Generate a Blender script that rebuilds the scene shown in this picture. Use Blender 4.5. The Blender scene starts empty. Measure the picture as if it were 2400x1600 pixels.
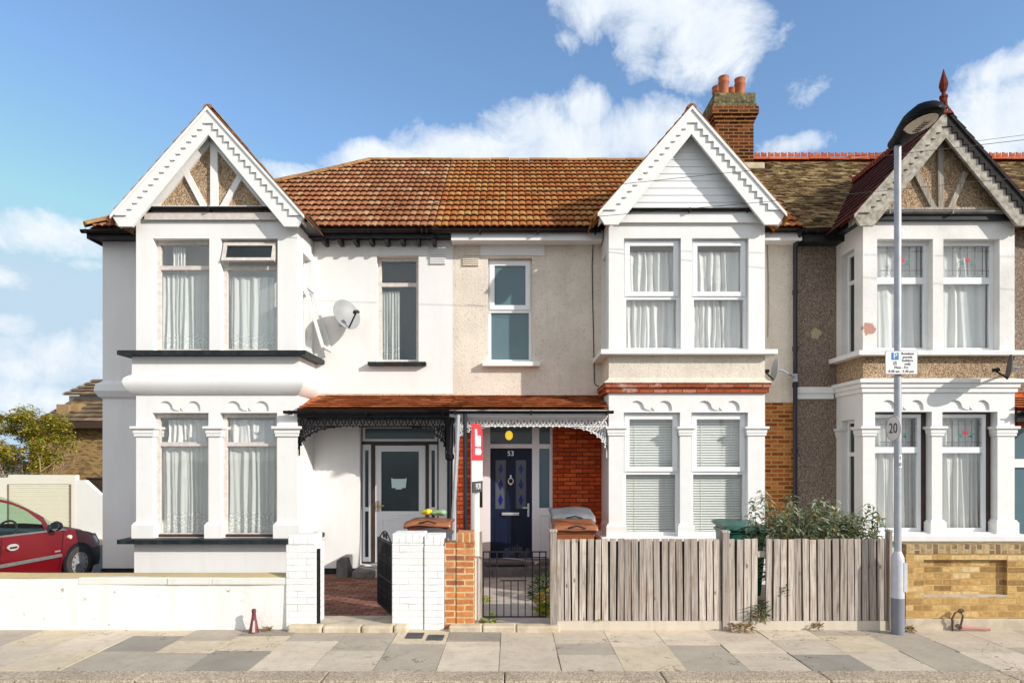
import bpy, bmesh, math, random
from math import sin, cos, pi, radians
from mathutils import Vector, Matrix
from mathutils.geometry import tessellate_polygon
random.seed(7)
C = bpy.context.scene.collection
SC = bpy.context.scene

# ------------------------------------------------------------------ camera
F, HOR, H = 1560.0, 1075.0, 2.05          # focal length in photo pixels, eye level row, eye height
cam = bpy.data.objects.new("camera", bpy.data.cameras.new("camera"))
C.objects.link(cam)
cam.location = (0, 0, H)
cam.rotation_euler = (radians(90), 0, 0)
cam.data.sensor_width = 36
cam.data.lens = F / 2400 * 36
cam.data.shift_y = (HOR - 800) / 2400
cam.data.clip_end = 3000
SC.camera = cam

# ------------------------------------------------------------------ light
SUN_V = Vector((1.6, -1.0, 0.84)).normalized()      # towards the sun
ELEV = math.asin(SUN_V.z)
sun = bpy.data.objects.new("sun", bpy.data.lights.new("sun", 'SUN'))
C.objects.link(sun)
sun.rotation_euler = SUN_V.to_track_quat('Z', 'Y').to_euler()
sun.location = SUN_V * 60
sun.data.energy = 3.2
sun.data.angle = radians(0.5)
sun.data.color = (1.0, 0.945, 0.865)
SC.view_settings.view_transform = 'Standard'
SC.view_settings.look = 'None'
SC.view_settings.exposure = 0.61
SC.view_settings.gamma = 1.0

def lk(nt, a, b): nt.links.new(a, b)
def nd(nt, t, props=None, ins=None):
    n = nt.nodes.new(t)
    for k, v in (props or {}).items(): setattr(n, k, v)
    for k, v in (ins or {}).items():
        if hasattr(v, 'is_linked'): nt.links.new(v, n.inputs[k])
        else: n.inputs[k].default_value = v
    return n
def mth(nt, op, a, b=None, c=None, clamp=False):
    n = nt.nodes.new('ShaderNodeMath'); n.operation = op; n.use_clamp = clamp
    for i, v in enumerate((a, b, c)):
        if v is None: continue
        if hasattr(v, 'is_linked'): nt.links.new(v, n.inputs[i])
        else: n.inputs[i].default_value = v
    return n.outputs[0]
def mixc(nt, fac, a, b, mode='MIX'):
    n = nt.nodes.new('ShaderNodeMix'); n.data_type = 'RGBA'; n.blend_type = mode
    for i, v in ((0, fac), (6, a), (7, b)):
        if hasattr(v, 'is_linked'): nt.links.new(v, n.inputs[i])
        else: n.inputs[i].default_value = (*v, 1) if isinstance(v, tuple) and len(v) == 3 else v
    return n.outputs[2]
def ramp(nt, fac, stops, interp='LINEAR'):
    n = nt.nodes.new('ShaderNodeValToRGB'); r = n.color_ramp; r.interpolation = interp
    while len(r.elements) < len(stops): r.elements.new(0.5)
    for e, (p, c) in zip(r.elements, stops):
        e.position = p; e.color = (*c, 1) if len(c) == 3 else c
    nt.links.new(fac, n.inputs[0])
    return n.outputs[0]

# ------------------------------------------------------------------ sky
W = bpy.data.worlds.new("World"); SC.world = W; W.use_nodes = True
wt = W.node_tree; wt.nodes.clear()
sky = nd(wt, 'ShaderNodeTexSky', dict(sky_type='NISHITA', sun_disc=False, sun_elevation=ELEV,
         sun_rotation=math.atan2(SUN_V.x, SUN_V.y), altitude=50, air_density=1.0, dust_density=0.5, ozone_density=1.2))
tc = nd(wt, 'ShaderNodeTexCoord')
nrm = nd(wt, 'ShaderNodeVectorMath', dict(operation='NORMALIZE'), {0: tc.outputs['Generated']})
sep = nd(wt, 'ShaderNodeSeparateXYZ', None, {0: nrm.outputs[0]})
front = mth(wt, 'GREATER_THAN', sep.outputs[1], 0.02)
def blob(px, py, rx, ry, st=1.0):
    u, v = (px - 1200) / F, (HOR - py) / F
    k = 1 / math.sqrt(1 + u * u + v * v)
    dx = mth(wt, 'MULTIPLY', mth(wt, 'SUBTRACT', sep.outputs[0], u * k), F / (rx * k))
    dz = mth(wt, 'MULTIPLY', mth(wt, 'SUBTRACT', sep.outputs[2], v * k), F / (ry * k))
    d = mth(wt, 'SQRT', mth(wt, 'ADD', mth(wt, 'MULTIPLY', dx, dx), mth(wt, 'MULTIPLY', dz, dz)))
    return mth(wt, 'MULTIPLY_ADD', d, -st, st - 0.25 * (1 - st))
BL = [(1560,0,230,100),(1660,75,150,110),(1430,-10,150,70),(1500,80,90,90,.9),(1735,170,60,70,.6),(1375,262,75,62),(1500,325,150,88),(1250,305,140,70),
      (1330,350,300,100),(1080,360,190,70),(930,395,180,60),(860,365,80,40),(690,410,130,34,.6),(1900,215,80,50,.4),(1860,335,100,34,.5),
      (2420,270,200,150),(2330,330,140,100),(2400,150,130,60,.8),(130,555,160,58,.75),(200,620,90,34,.45),(140,840,190,90,.8),(30,770,80,40,.6),(60,930,260,70,.55),
      (-20,650,70,34,.6),(1330,95,60,34,.4),(1840,90,80,60,.3)]
acc = None
for b in BL:
    o = blob(*b)
    acc = o if acc is None else mth(wt, 'MAXIMUM', acc, o)
acc = mth(wt, 'MULTIPLY', mth(wt, 'MAXIMUM', acc, -0.8), front)
n1 = nd(wt, 'ShaderNodeTexNoise', None, {'Vector': nrm.outputs[0], 'Scale': 11.0, 'Detail': 12.0, 'Roughness': 0.66, 'Distortion': 0.35})
n2 = nd(wt, 'ShaderNodeTexNoise', None, {'Vector': nrm.outputs[0], 'Scale': 2.6, 'Detail': 6.0, 'Roughness': 0.6})
shape = mth(wt, 'ADD', mth(wt, 'MULTIPLY', acc, 1.55), mth(wt, 'MULTIPLY', mth(wt, 'SUBTRACT', n1.outputs[0], 0.5), 2.7))
cloudm = ramp(wt, shape, [(0.02, (0,0,0)), (0.30, (0.45,0.45,0.45)), (0.75, (0.9,0.9,0.9)), (1.0, (0.97,0.97,0.97))])
# unseen cloud cover behind the camera, made bright and thick to add fill light
rest = mth(wt, 'MULTIPLY', mth(wt, 'SUBTRACT', 1.0, front), ramp(wt, n2.outputs[0], [(0.36, (0,0,0)), (0.56, (0.92,0.92,0.92))]))
shade = ramp(wt, n1.outputs[0], [(0.35, (3.3,3.7,4.2)), (0.62, (4.3,4.5,4.7))])
skyc = mixc(wt, 1.0, sky.outputs[0], (0.80, 0.92, 1.01), 'MULTIPLY')
skyc = mixc(wt, 1.0, skyc, (2.4, 3.15, 3.8), 'DARKEN')
col = mixc(wt, cloudm, mixc(wt, rest, skyc, (5.0, 4.95, 4.85)), shade)
bg = nd(wt, 'ShaderNodeBackground', None, {'Color': col, 'Strength': 0.15})
lk(wt, bg.outputs[0], nd(wt, 'ShaderNodeOutputWorld').inputs[0])

# ------------------------------------------------------------------ materials
def newmat(name):
    m = bpy.data.materials.new(name); m.use_nodes = True
    nt = m.node_tree; nt.nodes.clear()
    out = nt.nodes.new('ShaderNodeOutputMaterial')
    p = nt.nodes.new('ShaderNodeBsdfPrincipled')
    nt.links.new(p.outputs[0], out.inputs[0])
    tcn = nt.nodes.new('ShaderNodeTexCoord')
    return m, nt, p, tcn.outputs['Object'], out
def setin(nt, sock, v):
    if hasattr(v, 'is_linked'): nt.links.new(v, sock)
    else: sock.default_value = (*v, 1) if isinstance(v, tuple) and len(v) == 3 else v
def noise(nt, co, scale, detail=4, rough=0.6, dist=0.0):
    return nd(nt, 'ShaderNodeTexNoise', None, {'Vector': co, 'Scale': scale, 'Detail': detail, 'Roughness': rough, 'Distortion': dist}).outputs[0]
def scaled(nt, co, s):
    return nd(nt, 'ShaderNodeMapping', None, {'Vector': co, 'Scale': s}).outputs[0]
def bump(nt, p, h, strength=0.3, dist=0.01):
    b = nd(nt, 'ShaderNodeBump', None, {'Height': h, 'Strength': strength, 'Distance': dist})
    nt.links.new(b.outputs[0], p.inputs['Normal'])
def island(nt):
    return nd(nt, 'ShaderNodeNewGeometry').outputs['Random Per Island']

def plain(name, c1, c2=None, scale=4, rough=0.6, bs=None, bstr=0.2, metal=0.0, spec=0.5, isl=None, coat=0):
    m, nt, p, co, out = newmat(name)
    if c2 is None: c2 = tuple(x * 0.85 for x in c1)
    f = noise(nt, co, scale, 5)
    c = mixc(nt, ramp(nt, f, [(0.35, (0,0,0)), (0.68, (1,1,1))]), c1, c2)
    if isl:
        c = mixc(nt, 1.0, c, ramp(nt, island(nt), [(i / (len(isl) - 1), x) for i, x in enumerate(isl)]), 'MULTIPLY')
    setin(nt, p.inputs['Base Color'], c)
    p.inputs['Roughness'].default_value = rough
    p.inputs['Metallic'].default_value = metal
    p.inputs['Specular IOR Level'].default_value = spec
    p.inputs['Coat Weight'].default_value = coat
    if bs: bump(nt, p, noise(nt, co, bs, 4), bstr)
    return m

def render_paint(name, c, dirt=(0.55,0.52,0.47), amt=0.25, bs=55, bstr=0.25, chips=None):
    m, nt, p, co, out = newmat(name)
    streak = noise(nt, scaled(nt, co, (5, 5, 0.8)), 1.0, 6, 0.65)
    blot = noise(nt, co, 2.2, 6, 0.7)
    f = mth(nt, 'MULTIPLY', ramp(nt, streak, [(0.5, (0,0,0)), (0.8, (1,1,1))]), amt)
    f2 = mth(nt, 'MULTIPLY', ramp(nt, blot, [(0.58, (0,0,0)), (0.8, (1,1,1))]), amt)
    c0 = mixc(nt, ramp(nt, noise(nt, co, 0.9, 3), [(0.3, (0,0,0)), (0.7, (1,1,1))]), c, tuple(x * 0.94 for x in c))
    cc = mixc(nt, mth(nt, 'MAXIMUM', f, f2), c0, dirt)
    setin(nt, p.inputs['Base Color'], cc)
    p.inputs['Roughness'].default_value = 0.75
    if chips:
        ch = ramp(nt, noise(nt, co, 5.5, 6, 0.72, 0.4), [(chips, (0,0,0)), (chips + 0.025, (1,1,1))])
        cc = mixc(nt, ch, cc, (0.42, 0.33, 0.22))
        setin(nt, p.inputs['Base Color'], cc)
    h = mth(nt, 'ADD', noise(nt, co, bs, 3), mth(nt, 'MULTIPLY', noise(nt, co, 6, 3), 0.8))
    bump(nt, p, h, bstr, 0.008)
    return m

def pebble(name, stops, scale=55, bstr=0.7, patch=None, dirt=None):
    m, nt, p, co, out = newmat(name)
    v = nd(nt, 'ShaderNodeTexVoronoi', None, {'Vector': co, 'Scale': scale})
    r = nd(nt, 'ShaderNodeSeparateColor', None, {0: v.outputs['Color']}).outputs[0]
    c = ramp(nt, r, stops)
    big = noise(nt, co, 1.3, 5)
    c = mixc(nt, 1.0, c, ramp(nt, big, [(0.3, (0.82,0.80,0.78)), (0.7, (1.08,1.06,1.04))]), 'MULTIPLY')
    if dirt:
        s = noise(nt, scaled(nt, co, (7, 7, 0.7)), 1.0, 5, 0.7)
        c = mixc(nt, mth(nt, 'MULTIPLY', ramp(nt, s, [(0.5, (0,0,0)), (0.75, (1,1,1))]), 0.4), c, dirt)
    if patch:
        q = nd(nt, 'ShaderNodeVectorMath', dict(operation='DISTANCE'), {0: co, 1: patch[0]}).outputs['Value']
        q = mth(nt, 'ADD', q, mth(nt, 'MULTIPLY', mth(nt, 'SUBTRACT', noise(nt, co, 9, 4), 0.5), 0.25))
        c = mixc(nt, mth(nt, 'LESS_THAN', q, patch[1]), c, patch[2])
    setin(nt, p.inputs['Base Color'], c)
    p.inputs['Roughness'].default_value = 0.9; p.inputs['Specular IOR Level'].default_value = 0.15
    bump(nt, p, v.outputs['Distance'], bstr, 0.012)
    return m

def brick(name, c1, c2, mortar, bw=0.225, rh=0.075, ms=0.010, vary=0.5, rot=False, smear=None, bstr=0.6, off=(0,0,0), xy=False, mvar=None, frq=2):
    m, nt, p, co, out = newmat(name)
    s = nd(nt, 'ShaderNodeSeparateXYZ', None, {0: co})
    if xy: uv = nd(nt, 'ShaderNodeCombineXYZ', None, {0: s.outputs[0], 1: s.outputs[1]}).outputs[0]
    elif rot: uv = nd(nt, 'ShaderNodeCombineXYZ', None, {0: s.outputs[2], 1: mth(nt, 'ADD', s.outputs[0], s.outputs[1])}).outputs[0]
    else: uv = nd(nt, 'ShaderNodeCombineXYZ', None, {0: mth(nt, 'ADD', s.outputs[0], s.outputs[1]), 1: s.outputs[2]}).outputs[0]
    uv = nd(nt, 'ShaderNodeVectorMath', dict(operation='ADD'), {0: uv, 1: off}).outputs[0]
    wb = nd(nt, 'ShaderNodeVectorMath', dict(operation='MULTIPLY_ADD'), {0: nd(nt, 'ShaderNodeTexNoise', None, {'Vector': co, 'Scale': 7.0, 'Detail': 3}).outputs['Color'], 1: (.018, .016, 0), 2: (-.009, -.008, 0)}).outputs[0]
    uv = nd(nt, 'ShaderNodeVectorMath', dict(operation='ADD'), {0: uv, 1: wb}).outputs[0]
    b = nd(nt, 'ShaderNodeTexBrick', dict(offset_frequency=frq), {'Vector': uv, 'Color1': (0,0,0,1), 'Color2': (1,1,1,1), 'Mortar': (0.5,0.5,0.5,1),
           'Scale': 1.0, 'Brick Width': bw, 'Row Height': rh, 'Mortar Size': ms, 'Mortar Smooth': 0.2, 'Bias': 0.0})
    t = nd(nt, 'ShaderNodeSeparateColor', None, {0: b.outputs['Color']}).outputs[0]
    stops = c1 if isinstance(c1, list) else [(0, c1), (1, c2)]
    c = ramp(nt, t, stops)
    g = noise(nt, co, 22, 5)
    c = mixc(nt, 1.0, c, ramp(nt, g, [(0.3, (1-vary*0.5,)*3), (0.7, (1+vary*0.3,)*3)]), 'MULTIPLY')
    mo = mortar if mvar is None else mixc(nt, ramp(nt, noise(nt, co, 5.0, 4), [(0.48, (0,0,0)), (0.62, (1,1,1))]), mortar, mvar)
    c = mixc(nt, b.outputs['Fac'], c, mo)
    if smear:
        big = noise(nt, co, smear[1], 6, 0.7)
        c = mixc(nt, ramp(nt, big, [(smear[2], (0,0,0)), (smear[3], (1,1,1))]), c, smear[0])
    setin(nt, p.inputs['Base Color'], c)
    p.inputs['Roughness'].default_value = 0.9; p.inputs['Specular IOR Level'].default_value = 0.15
    hgt = mth(nt, 'ADD', mth(nt, 'MULTIPLY', mth(nt, 'SUBTRACT', 1.0, b.outputs['Fac']), 1.0), mth(nt, 'MULTIPLY', g, 0.35))
    bump(nt, p, hgt, bstr, 0.012)
    return m

def tile_mat(name, stops, lichen=None, lthr=(0.6, 0.72), lscale=2.0, fine=0.3, rough=0.85):
    m, nt, p, co, out = newmat(name); p.inputs['Specular IOR Level'].default_value = 0.2
    c = ramp(nt, island(nt), stops)
    c = mixc(nt, 1.0, c, ramp(nt, noise(nt, co, 30, 4), [(0.3, (1-fine,)*3), (0.72, (1+fine*0.6,)*3)]), 'MULTIPLY')
    c = mixc(nt, 1.0, c, ramp(nt, noise(nt, scaled(nt, co, (1.6, 0.5, 0.5)), 1.0, 6, 0.7), [(0.32, (0.80,0.78,0.76)), (0.66, (1.10,1.09,1.07))]), 'MULTIPLY')
    if lichen:
        c = mixc(nt, ramp(nt, noise(nt, co, lscale, 8, 0.75), [(lthr[0], (0,0,0)), (lthr[1], (1,1,1))]), c, lichen)
    setin(nt, p.inputs['Base Color'], c)
    p.inputs['Roughness'].default_value = rough
    bump(nt, p, noise(nt, co, 60, 3), 0.3, 0.005)
    return m

def wood(name, stops, kn=0.5):
    m, nt, p, co, out = newmat(name)
    g = noise(nt, scaled(nt, co, (60, 60, 2.2)), 1.0, 6, 0.65, 0.6)
    c = ramp(nt, g, stops)
    c = mixc(nt, 1.0, c, ramp(nt, island(nt), [(0, (0.66,0.62,0.60)), (0.5, (0.96,0.94,0.94)), (1, (1.25,1.23,1.2))]), 'MULTIPLY')
    w = noise(nt, co, 3.5, 5, 0.7)
    c = mixc(nt, mth(nt, 'MULTIPLY', ramp(nt, w, [(0.55, (0,0,0)), (0.75, (1,1,1))]), 0.55), c, (0.26, 0.15, 0.08))
    kv = nd(nt, 'ShaderNodeTexVoronoi', None, {'Vector': scaled(nt, co, (6.0, 6.0, 2.8)), 'Scale': 1.0}).outputs['Distance']
    c = mixc(nt, ramp(nt, kv, [(0.05, (kn*1.6,)*3), (0.11, (0,0,0))]), c, (0.09, 0.05, 0.035))
    setin(nt, p.inputs['Base Color'], c)
    p.inputs['Roughness'].default_value = 0.85
    bump(nt, p, g, 0.35, 0.004)
    return m

def glass(name, tint=(0.975,0.985,0.98), refl=0.10, solid=None):
    m, nt, p, co, out = newmat(name)
    gl = nd(nt, 'ShaderNodeBsdfGlossy', None, {'Color': (0.95,0.97,1,1), 'Roughness': 0.02})
    bump_n = nd(nt, 'ShaderNodeBump', None, {'Height': noise(nt, co, 2.0, 2), 'Strength': 0.05, 'Distance': 0.02})
    lk(nt, bump_n.outputs[0], gl.inputs['Normal'])
    if solid:
        nt.links.new(p.outputs[0], out.inputs[0])
        setin(nt, p.inputs['Base Color'], mixc(nt, noise(nt, co, 1.5, 3), solid, tuple(x * 0.75 for x in solid)))
        p.inputs['Roughness'].default_value = 0.12
        return m
    tr = nd(nt, 'ShaderNodeBsdfTransparent', None, {'Color': (*tint, 1)})
    fc = nd(nt, 'ShaderNodeLayerWeight', None, {'Blend': 0.5}).outputs['Facing']
    fac = mth(nt, 'MULTIPLY_ADD', mth(nt, 'POWER', fc, 5.0), 0.6, refl * 0.5, True)
    mx = nd(nt, 'ShaderNodeMixShader', None, {0: fac})
    lk(nt, tr.outputs[0], mx.inputs[1]); lk(nt, gl.outputs[0], mx.inputs[2])
    lk(nt, mx.outputs[0], out.inputs[0])
    return m

def cloth(name, c, trans=0.35, lace=False):
    m, nt, p, co, out = newmat(name)
    d = nd(nt, 'ShaderNodeBsdfDiffuse', None, {'Color': (*c, 1)})
    t = nd(nt, 'ShaderNodeBsdfTranslucent', None, {'Color': (*c, 1)})
    mx = nd(nt, 'ShaderNodeMixShader', None, {0: trans})
    lk(nt, d.outputs[0], mx.inputs[1]); lk(nt, t.outputs[0], mx.inputs[2])
    if lace:
        tr = nd(nt, 'ShaderNodeBsdfTransparent')
        uvn = nd(nt, 'ShaderNodeUVMap')
        s = nd(nt, 'ShaderNodeSeparateXYZ', None, {0: uvn.outputs[0]})
        v = nd(nt, 'ShaderNodeTexVoronoi', dict(feature='F1'), {'Vector': co, 'Scale': 26}).outputs['Distance']
        hole = mth(nt, 'MULTIPLY', mth(nt, 'GREATER_THAN', v, 0.42), mth(nt, 'LESS_THAN', s.outputs[1], 0.24))
        f = mth(nt, 'MAXIMUM', mth(nt, 'MULTIPLY', hole, 0.3), mth(nt, 'MULTIPLY', mth(nt, 'GREATER_THAN', s.outputs[1], 0.24), 0.20))
        m2 = nd(nt, 'ShaderNodeMixShader', None, {0: f})
        lk(nt, mx.outputs[0], m2.inputs[1]); lk(nt, tr.outputs[0], m2.inputs[2]); mx = m2
    lk(nt, mx.outputs[0], out.inputs[0])
    return m

def leafm(name, stops, trans=0.3):
    m, nt, p, co, out = newmat(name)
    c = ramp(nt, island(nt), stops)
    d = nd(nt, 'ShaderNodeBsdfDiffuse', None, {'Color': c})
    t = nd(nt, 'ShaderNodeBsdfTranslucent', None, {'Color': c})
    mx = nd(nt, 'ShaderNodeMixShader', None, {0: trans})
    lk(nt, d.outputs[0], mx.inputs[1]); lk(nt, t.outputs[0], mx.inputs[2])
    lk(nt, mx.outputs[0], out.inputs[0])
    return m

WHITE = render_paint("white_render", (0.80,0.79,0.775), amt=0.24, chips=0.70)
WALLW = render_paint("garden_wall_paint", (0.80,0.79,0.77), dirt=(0.50,0.44,0.34), amt=0.5, bs=30, bstr=0.6, chips=0.635)
CREAM = pebble("cream_roughcast", [(0,(0.58,0.51,0.42)),(0.08,(0.71,0.645,0.555)),(0.6,(0.75,0.685,0.595)),(1,(0.78,0.72,0.64))], 50, 0.32, dirt=(0.52,0.46,0.38))
BROWN = pebble("brown_pebbledash", [(0,(0.10,0.075,0.06)),(0.35,(0.20,0.15,0.12)),(0.7,(0.28,0.22,0.18)),(1,(0.42,0.35,0.29))], 85, 0.5, patch=((5.43,11.9,4.28), 0.085, (0.48,0.38,0.24)))
GABLEP = pebble("gable_pebbledash", [(0,(0.14,0.09,0.05)),(0.35,(0.34,0.235,0.145)),(0.7,(0.45,0.33,0.215)),(1,(0.58,0.46,0.33))], 62, 0.6)
PAINT = plain("white_paint", (0.80,0.80,0.79), (0.76,0.75,0.73), 5, 0.45)
UPVC = plain("white_plastic", (0.80,0.81,0.82), (0.78,0.79,0.80), 5, 0.25)
BLACKP = plain("black_paint", (0.015,0.016,0.018), (0.03,0.03,0.032), 8, 0.4, spec=.18)
GUT = plain("black_gutter", (0.008,0.007,0.008), (0.02,0.016,0.013), 6, 0.45, spec=.18)
SILLB = plain("dark_sill_paint", (0.010,0.014,0.017), (0.03,0.037,0.04), 9, 0.55, 40, 0.2, spec=.18)
MAUVE = plain("weathered_frame", (0.66,0.61,0.57), (0.52,0.46,0.42), 14, 0.6)
BROWNW = plain("dark_brown_wood", (0.06,0.028,0.017), (0.035,0.018,0.012), 10, 0.5)
DARK = plain("dark_room", (0.03,0.035,0.04), (0.02,0.022,0.026), 1, 0.9)
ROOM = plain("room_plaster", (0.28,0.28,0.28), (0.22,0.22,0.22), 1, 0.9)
GLASS = glass("window_glass")
GLASSD = glass("dark_glass", (0.35,0.42,0.42), 0.10)
FROST = glass("frosted_glass", solid=(0.11,0.19,0.22))
DOORGL = glass("door_glass", solid=(0.035,0.055,0.06))
NET = cloth("net_curtain", (0.88,0.89,0.87), 0.3, True)
CURT = cloth("white_curtain", (0.88,0.87,0.86), 0.25)
BLIND = plain("blind_slats", (0.78,0.78,0.75), (0.74,0.74,0.70), 3, 0.5)
REDBR = brick("red_brick", [(0,(0.34,0.045,0.012)),(0.5,(0.52,0.075,0.018)),(1,(0.62,0.13,0.035))], None, (0.09,0.025,0.015), ms=0.008, vary=0.6)
BANDBR = brick("brick_band", [(0,(0.36,0.07,0.025)),(0.6,(0.48,0.11,0.045)),(1,(0.55,0.22,0.14))], None, (0.10,0.06,0.045), bw=0.235, rh=0.078, vary=0.6, smear=((0.62,0.47,0.42), 2.4, 0.58, 0.72))
STOCKBR = brick("london_stock_brick", [(0,(0.16,0.04,0.015)),(0.5,(0.36,0.10,0.03)),(1,(0.48,0.19,0.06))], None, (0.44,0.26,0.09), ms=0.012, vary=0.6)
CHIMBR = brick("sooty_brick", [(0,(0.025,0.012,0.008)),(0.6,(0.085,0.028,0.014)),(1,(0.19,0.06,0.022))], None, (0.27,0.125,0.04), ms=0.012, vary=0.7)
CHIMTOP = brick("lichened_brick", [(0,(0.06,0.05,0.03)),(1,(0.24,0.18,0.09))], None, (0.14,0.12,0.06), vary=0.9, smear=((0.36,0.33,0.18), 9, 0.5, 0.7))
YELBR = brick("yellow_stock_brick", [(0,(0.28,0.16,0.06)),(0.4,(0.46,0.28,0.10)),(0.8,(0.56,0.37,0.15)),(1,(0.62,0.46,0.25))], None, (0.40,0.28,0.13), ms=0.008, vary=0.6, mvar=(0.52,0.38,0.19))
YELCAP = brick("yellow_soldier_brick", [(0,(0.18,0.12,0.06)),(0.5,(0.36,0.25,0.12)),(1,(0.50,0.35,0.17))], None, (0.40,0.31,0.2), bw=0.24, rh=0.075, vary=0.8, rot=True)
ORABR = brick("orange_brick", [(0,(0.30,0.12,0.07)),(0.4,(0.50,0.17,0.055)),(1,(0.62,0.27,0.10))], None, (0.62,0.45,0.24), ms=0.012, vary=0.5, mvar=(0.4,0.27,0.15))
WHBR = brick("white_painted_brick", [(0,(0.78,0.775,0.76)),(1,(0.82,0.815,0.80))], None, (0.76,0.755,0.74), bw=0.225, rh=0.078, ms=0.005, vary=0.1, bstr=0.8, mvar=(0.52,0.51,0.50))
WHSOL = brick("white_painted_soldier", [(0,(0.78,0.775,0.76)),(1,(0.82,0.815,0.80))], None, (0.76,0.755,0.74), bw=0.4, rh=0.08, ms=0.005, vary=0.1, rot=True, bstr=0.8, mvar=(0.46,0.46,0.45))
FARBR = brick("far_brick", [(0,(0.10,0.06,0.03)),(0.5,(0.30,0.18,0.07)),(1,(0.42,0.27,0.11))], None, (0.34,0.24,0.12), bw=0.225, rh=0.075, vary=0.8)
PAVER = brick("brick_paving", [(0,(0.18,0.07,0.045)),(1,(0.36,0.17,0.12))], None, (0.05,0.035,0.03), bw=0.21, rh=0.105, ms=0.007, vary=0.5, xy=True)
TILEO = tile_mat("orange_roman_tile", [(0,(0.38,0.135,0.038)),(0.4,(0.43,0.155,0.045)),(0.7,(0.44,0.195,0.06)),(1,(0.46,0.25,0.09))], (0.34,0.22,0.06), (0.62,0.8), 3.0)
TILEL = tile_mat("weathered_roman_tile", [(0,(0.33,0.125,0.055)),(0.4,(0.37,0.155,0.07)),(0.75,(0.41,0.20,0.10)),(1,(0.47,0.29,0.155))], (0.42,0.29,0.13), (0.63,0.82), 3.2, 0.4)
TILEM = tile_mat("mossy_plain_tile", [(0,(0.07,0.04,0.02)),(0.35,(0.19,0.115,0.05)),(0.75,(0.32,0.22,0.10)),(1,(0.50,0.40,0.22))], (0.46,0.38,0.17), (0.55,0.70), 6.0, 0.5)
TILEP = tile_mat("red_porch_tile", [(0,(0.28,0.075,0.025)),(0.5,(0.42,0.12,0.04)),(1,(0.52,0.20,0.08))], (0.60,0.42,0.22), (0.66,0.8), 5.0)
TILER = tile_mat("dark_red_tile", [(0,(0.035,0.010,0.008)),(0.5,(0.085,0.020,0.013)),(1,(0.15,0.035,0.02))], None)
TILEF = tile_mat("far_roof_tile", [(0,(0.13,0.09,0.055)),(1,(0.25,0.18,0.11))], None)
RIDGE = tile_mat("ridge_mortar_lichen", [(0,(0.24,0.12,0.055)),(1,(0.36,0.19,0.09))], (0.42,0.29,0.08), (0.50,0.66), 4.0)
CREST = tile_mat("crest_tile", [(0,(0.40,0.085,0.03)),(1,(0.55,0.15,0.06))], None)
CRESTD = tile_mat("sooty_crest_tile", [(0,(0.13,0.025,0.012)),(1,(0.20,0.04,0.02))], None)
OLDB = plain("weathered_bargeboard", (0.50,0.47,0.41), (0.22,0.19,0.15), 11, 0.85, 40, 0.5, spec=.15)
OLDWD = plain("black_stained_timber", (0.010,0.009,0.010), (0.03,0.027,0.026), 14, 0.8, spec=.2)
POT = plain("terracotta", (0.42,0.12,0.035), (0.30,0.08,0.03), 7, 0.7)
FWOOD = wood("silvered_fence_wood", [(0.30,(0.11,0.09,0.075)),(0.42,(0.29,0.25,0.215)),(0.56,(0.45,0.40,0.355)),(0.76,(0.62,0.565,0.51))])
GRAVB = render_paint("gravel_board_concrete", (0.58,0.51,0.42), dirt=(0.34,0.27,0.18), amt=0.6)
OLDW = wood("grey_timber", [(0.28,(0.09,0.075,0.06)),(0.48,(0.30,0.27,0.22)),(0.70,(0.58,0.54,0.46))], 0.2)
CONC = plain("concrete", (0.54,0.47,0.37), (0.38,0.32,0.24), 5, 0.9, 50, 0.4, spec=.1)
PATHC = plain("path_concrete", (0.56,0.49,0.43), (0.42,0.36,0.31), 4, 0.9, 40, 0.4, spec=.1)
STONE = plain("worn_stone", (0.62,0.53,0.40), (0.44,0.37,0.26), 6, 0.9, 30, 0.5, spec=.1)
STEPG = plain("grey_step", (0.20,0.185,0.175), (0.11,0.10,0.095), 7, 0.85, 30, 0.6)
GALV = plain("galvanised_grey", (0.42,0.44,0.48), (0.34,0.36,0.40), 8, 0.45, metal=0.25)
LAMPB = plain("grey_lamp_paint", (0.17,0.18,0.22), (0.20,0.21,0.25), 6, 0.5)
LAMPW = plain("pale_lamp_paint", (0.55,0.56,0.60), (0.46,0.47,0.52), 9, 0.45)
IRON = plain("black_iron", (0.010,0.011,0.014), (0.02,0.02,0.024), 20, 0.5, spec=.18)
BINB = plain("brown_bin_plastic", (0.30,0.10,0.035), (0.24,0.08,0.03), 6, 0.42)
BINL = plain("brown_lid_plastic", (0.33,0.125,0.055), (0.25,0.085,0.035), 7, 0.35)
BING = plain("grey_bin_plastic", (0.20,0.22,0.24), (0.13,0.15,0.17), 6, 0.38)
BIND = plain("slate_bin_plastic", (0.07,0.085,0.11), (0.05,0.06,0.075), 6, 0.35)
BINGR = plain("green_bin_plastic", (0.02,0.11,0.085), (0.015,0.08,0.06), 6, 0.35)
EMPTYC = None

# ------------------------------------------------------------------ mesh helpers
WL = {}
def X(px, Y): return (px - 1200) * Y / F
def Z(py, Y): return H - (py - HOR) * Y / F

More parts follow.
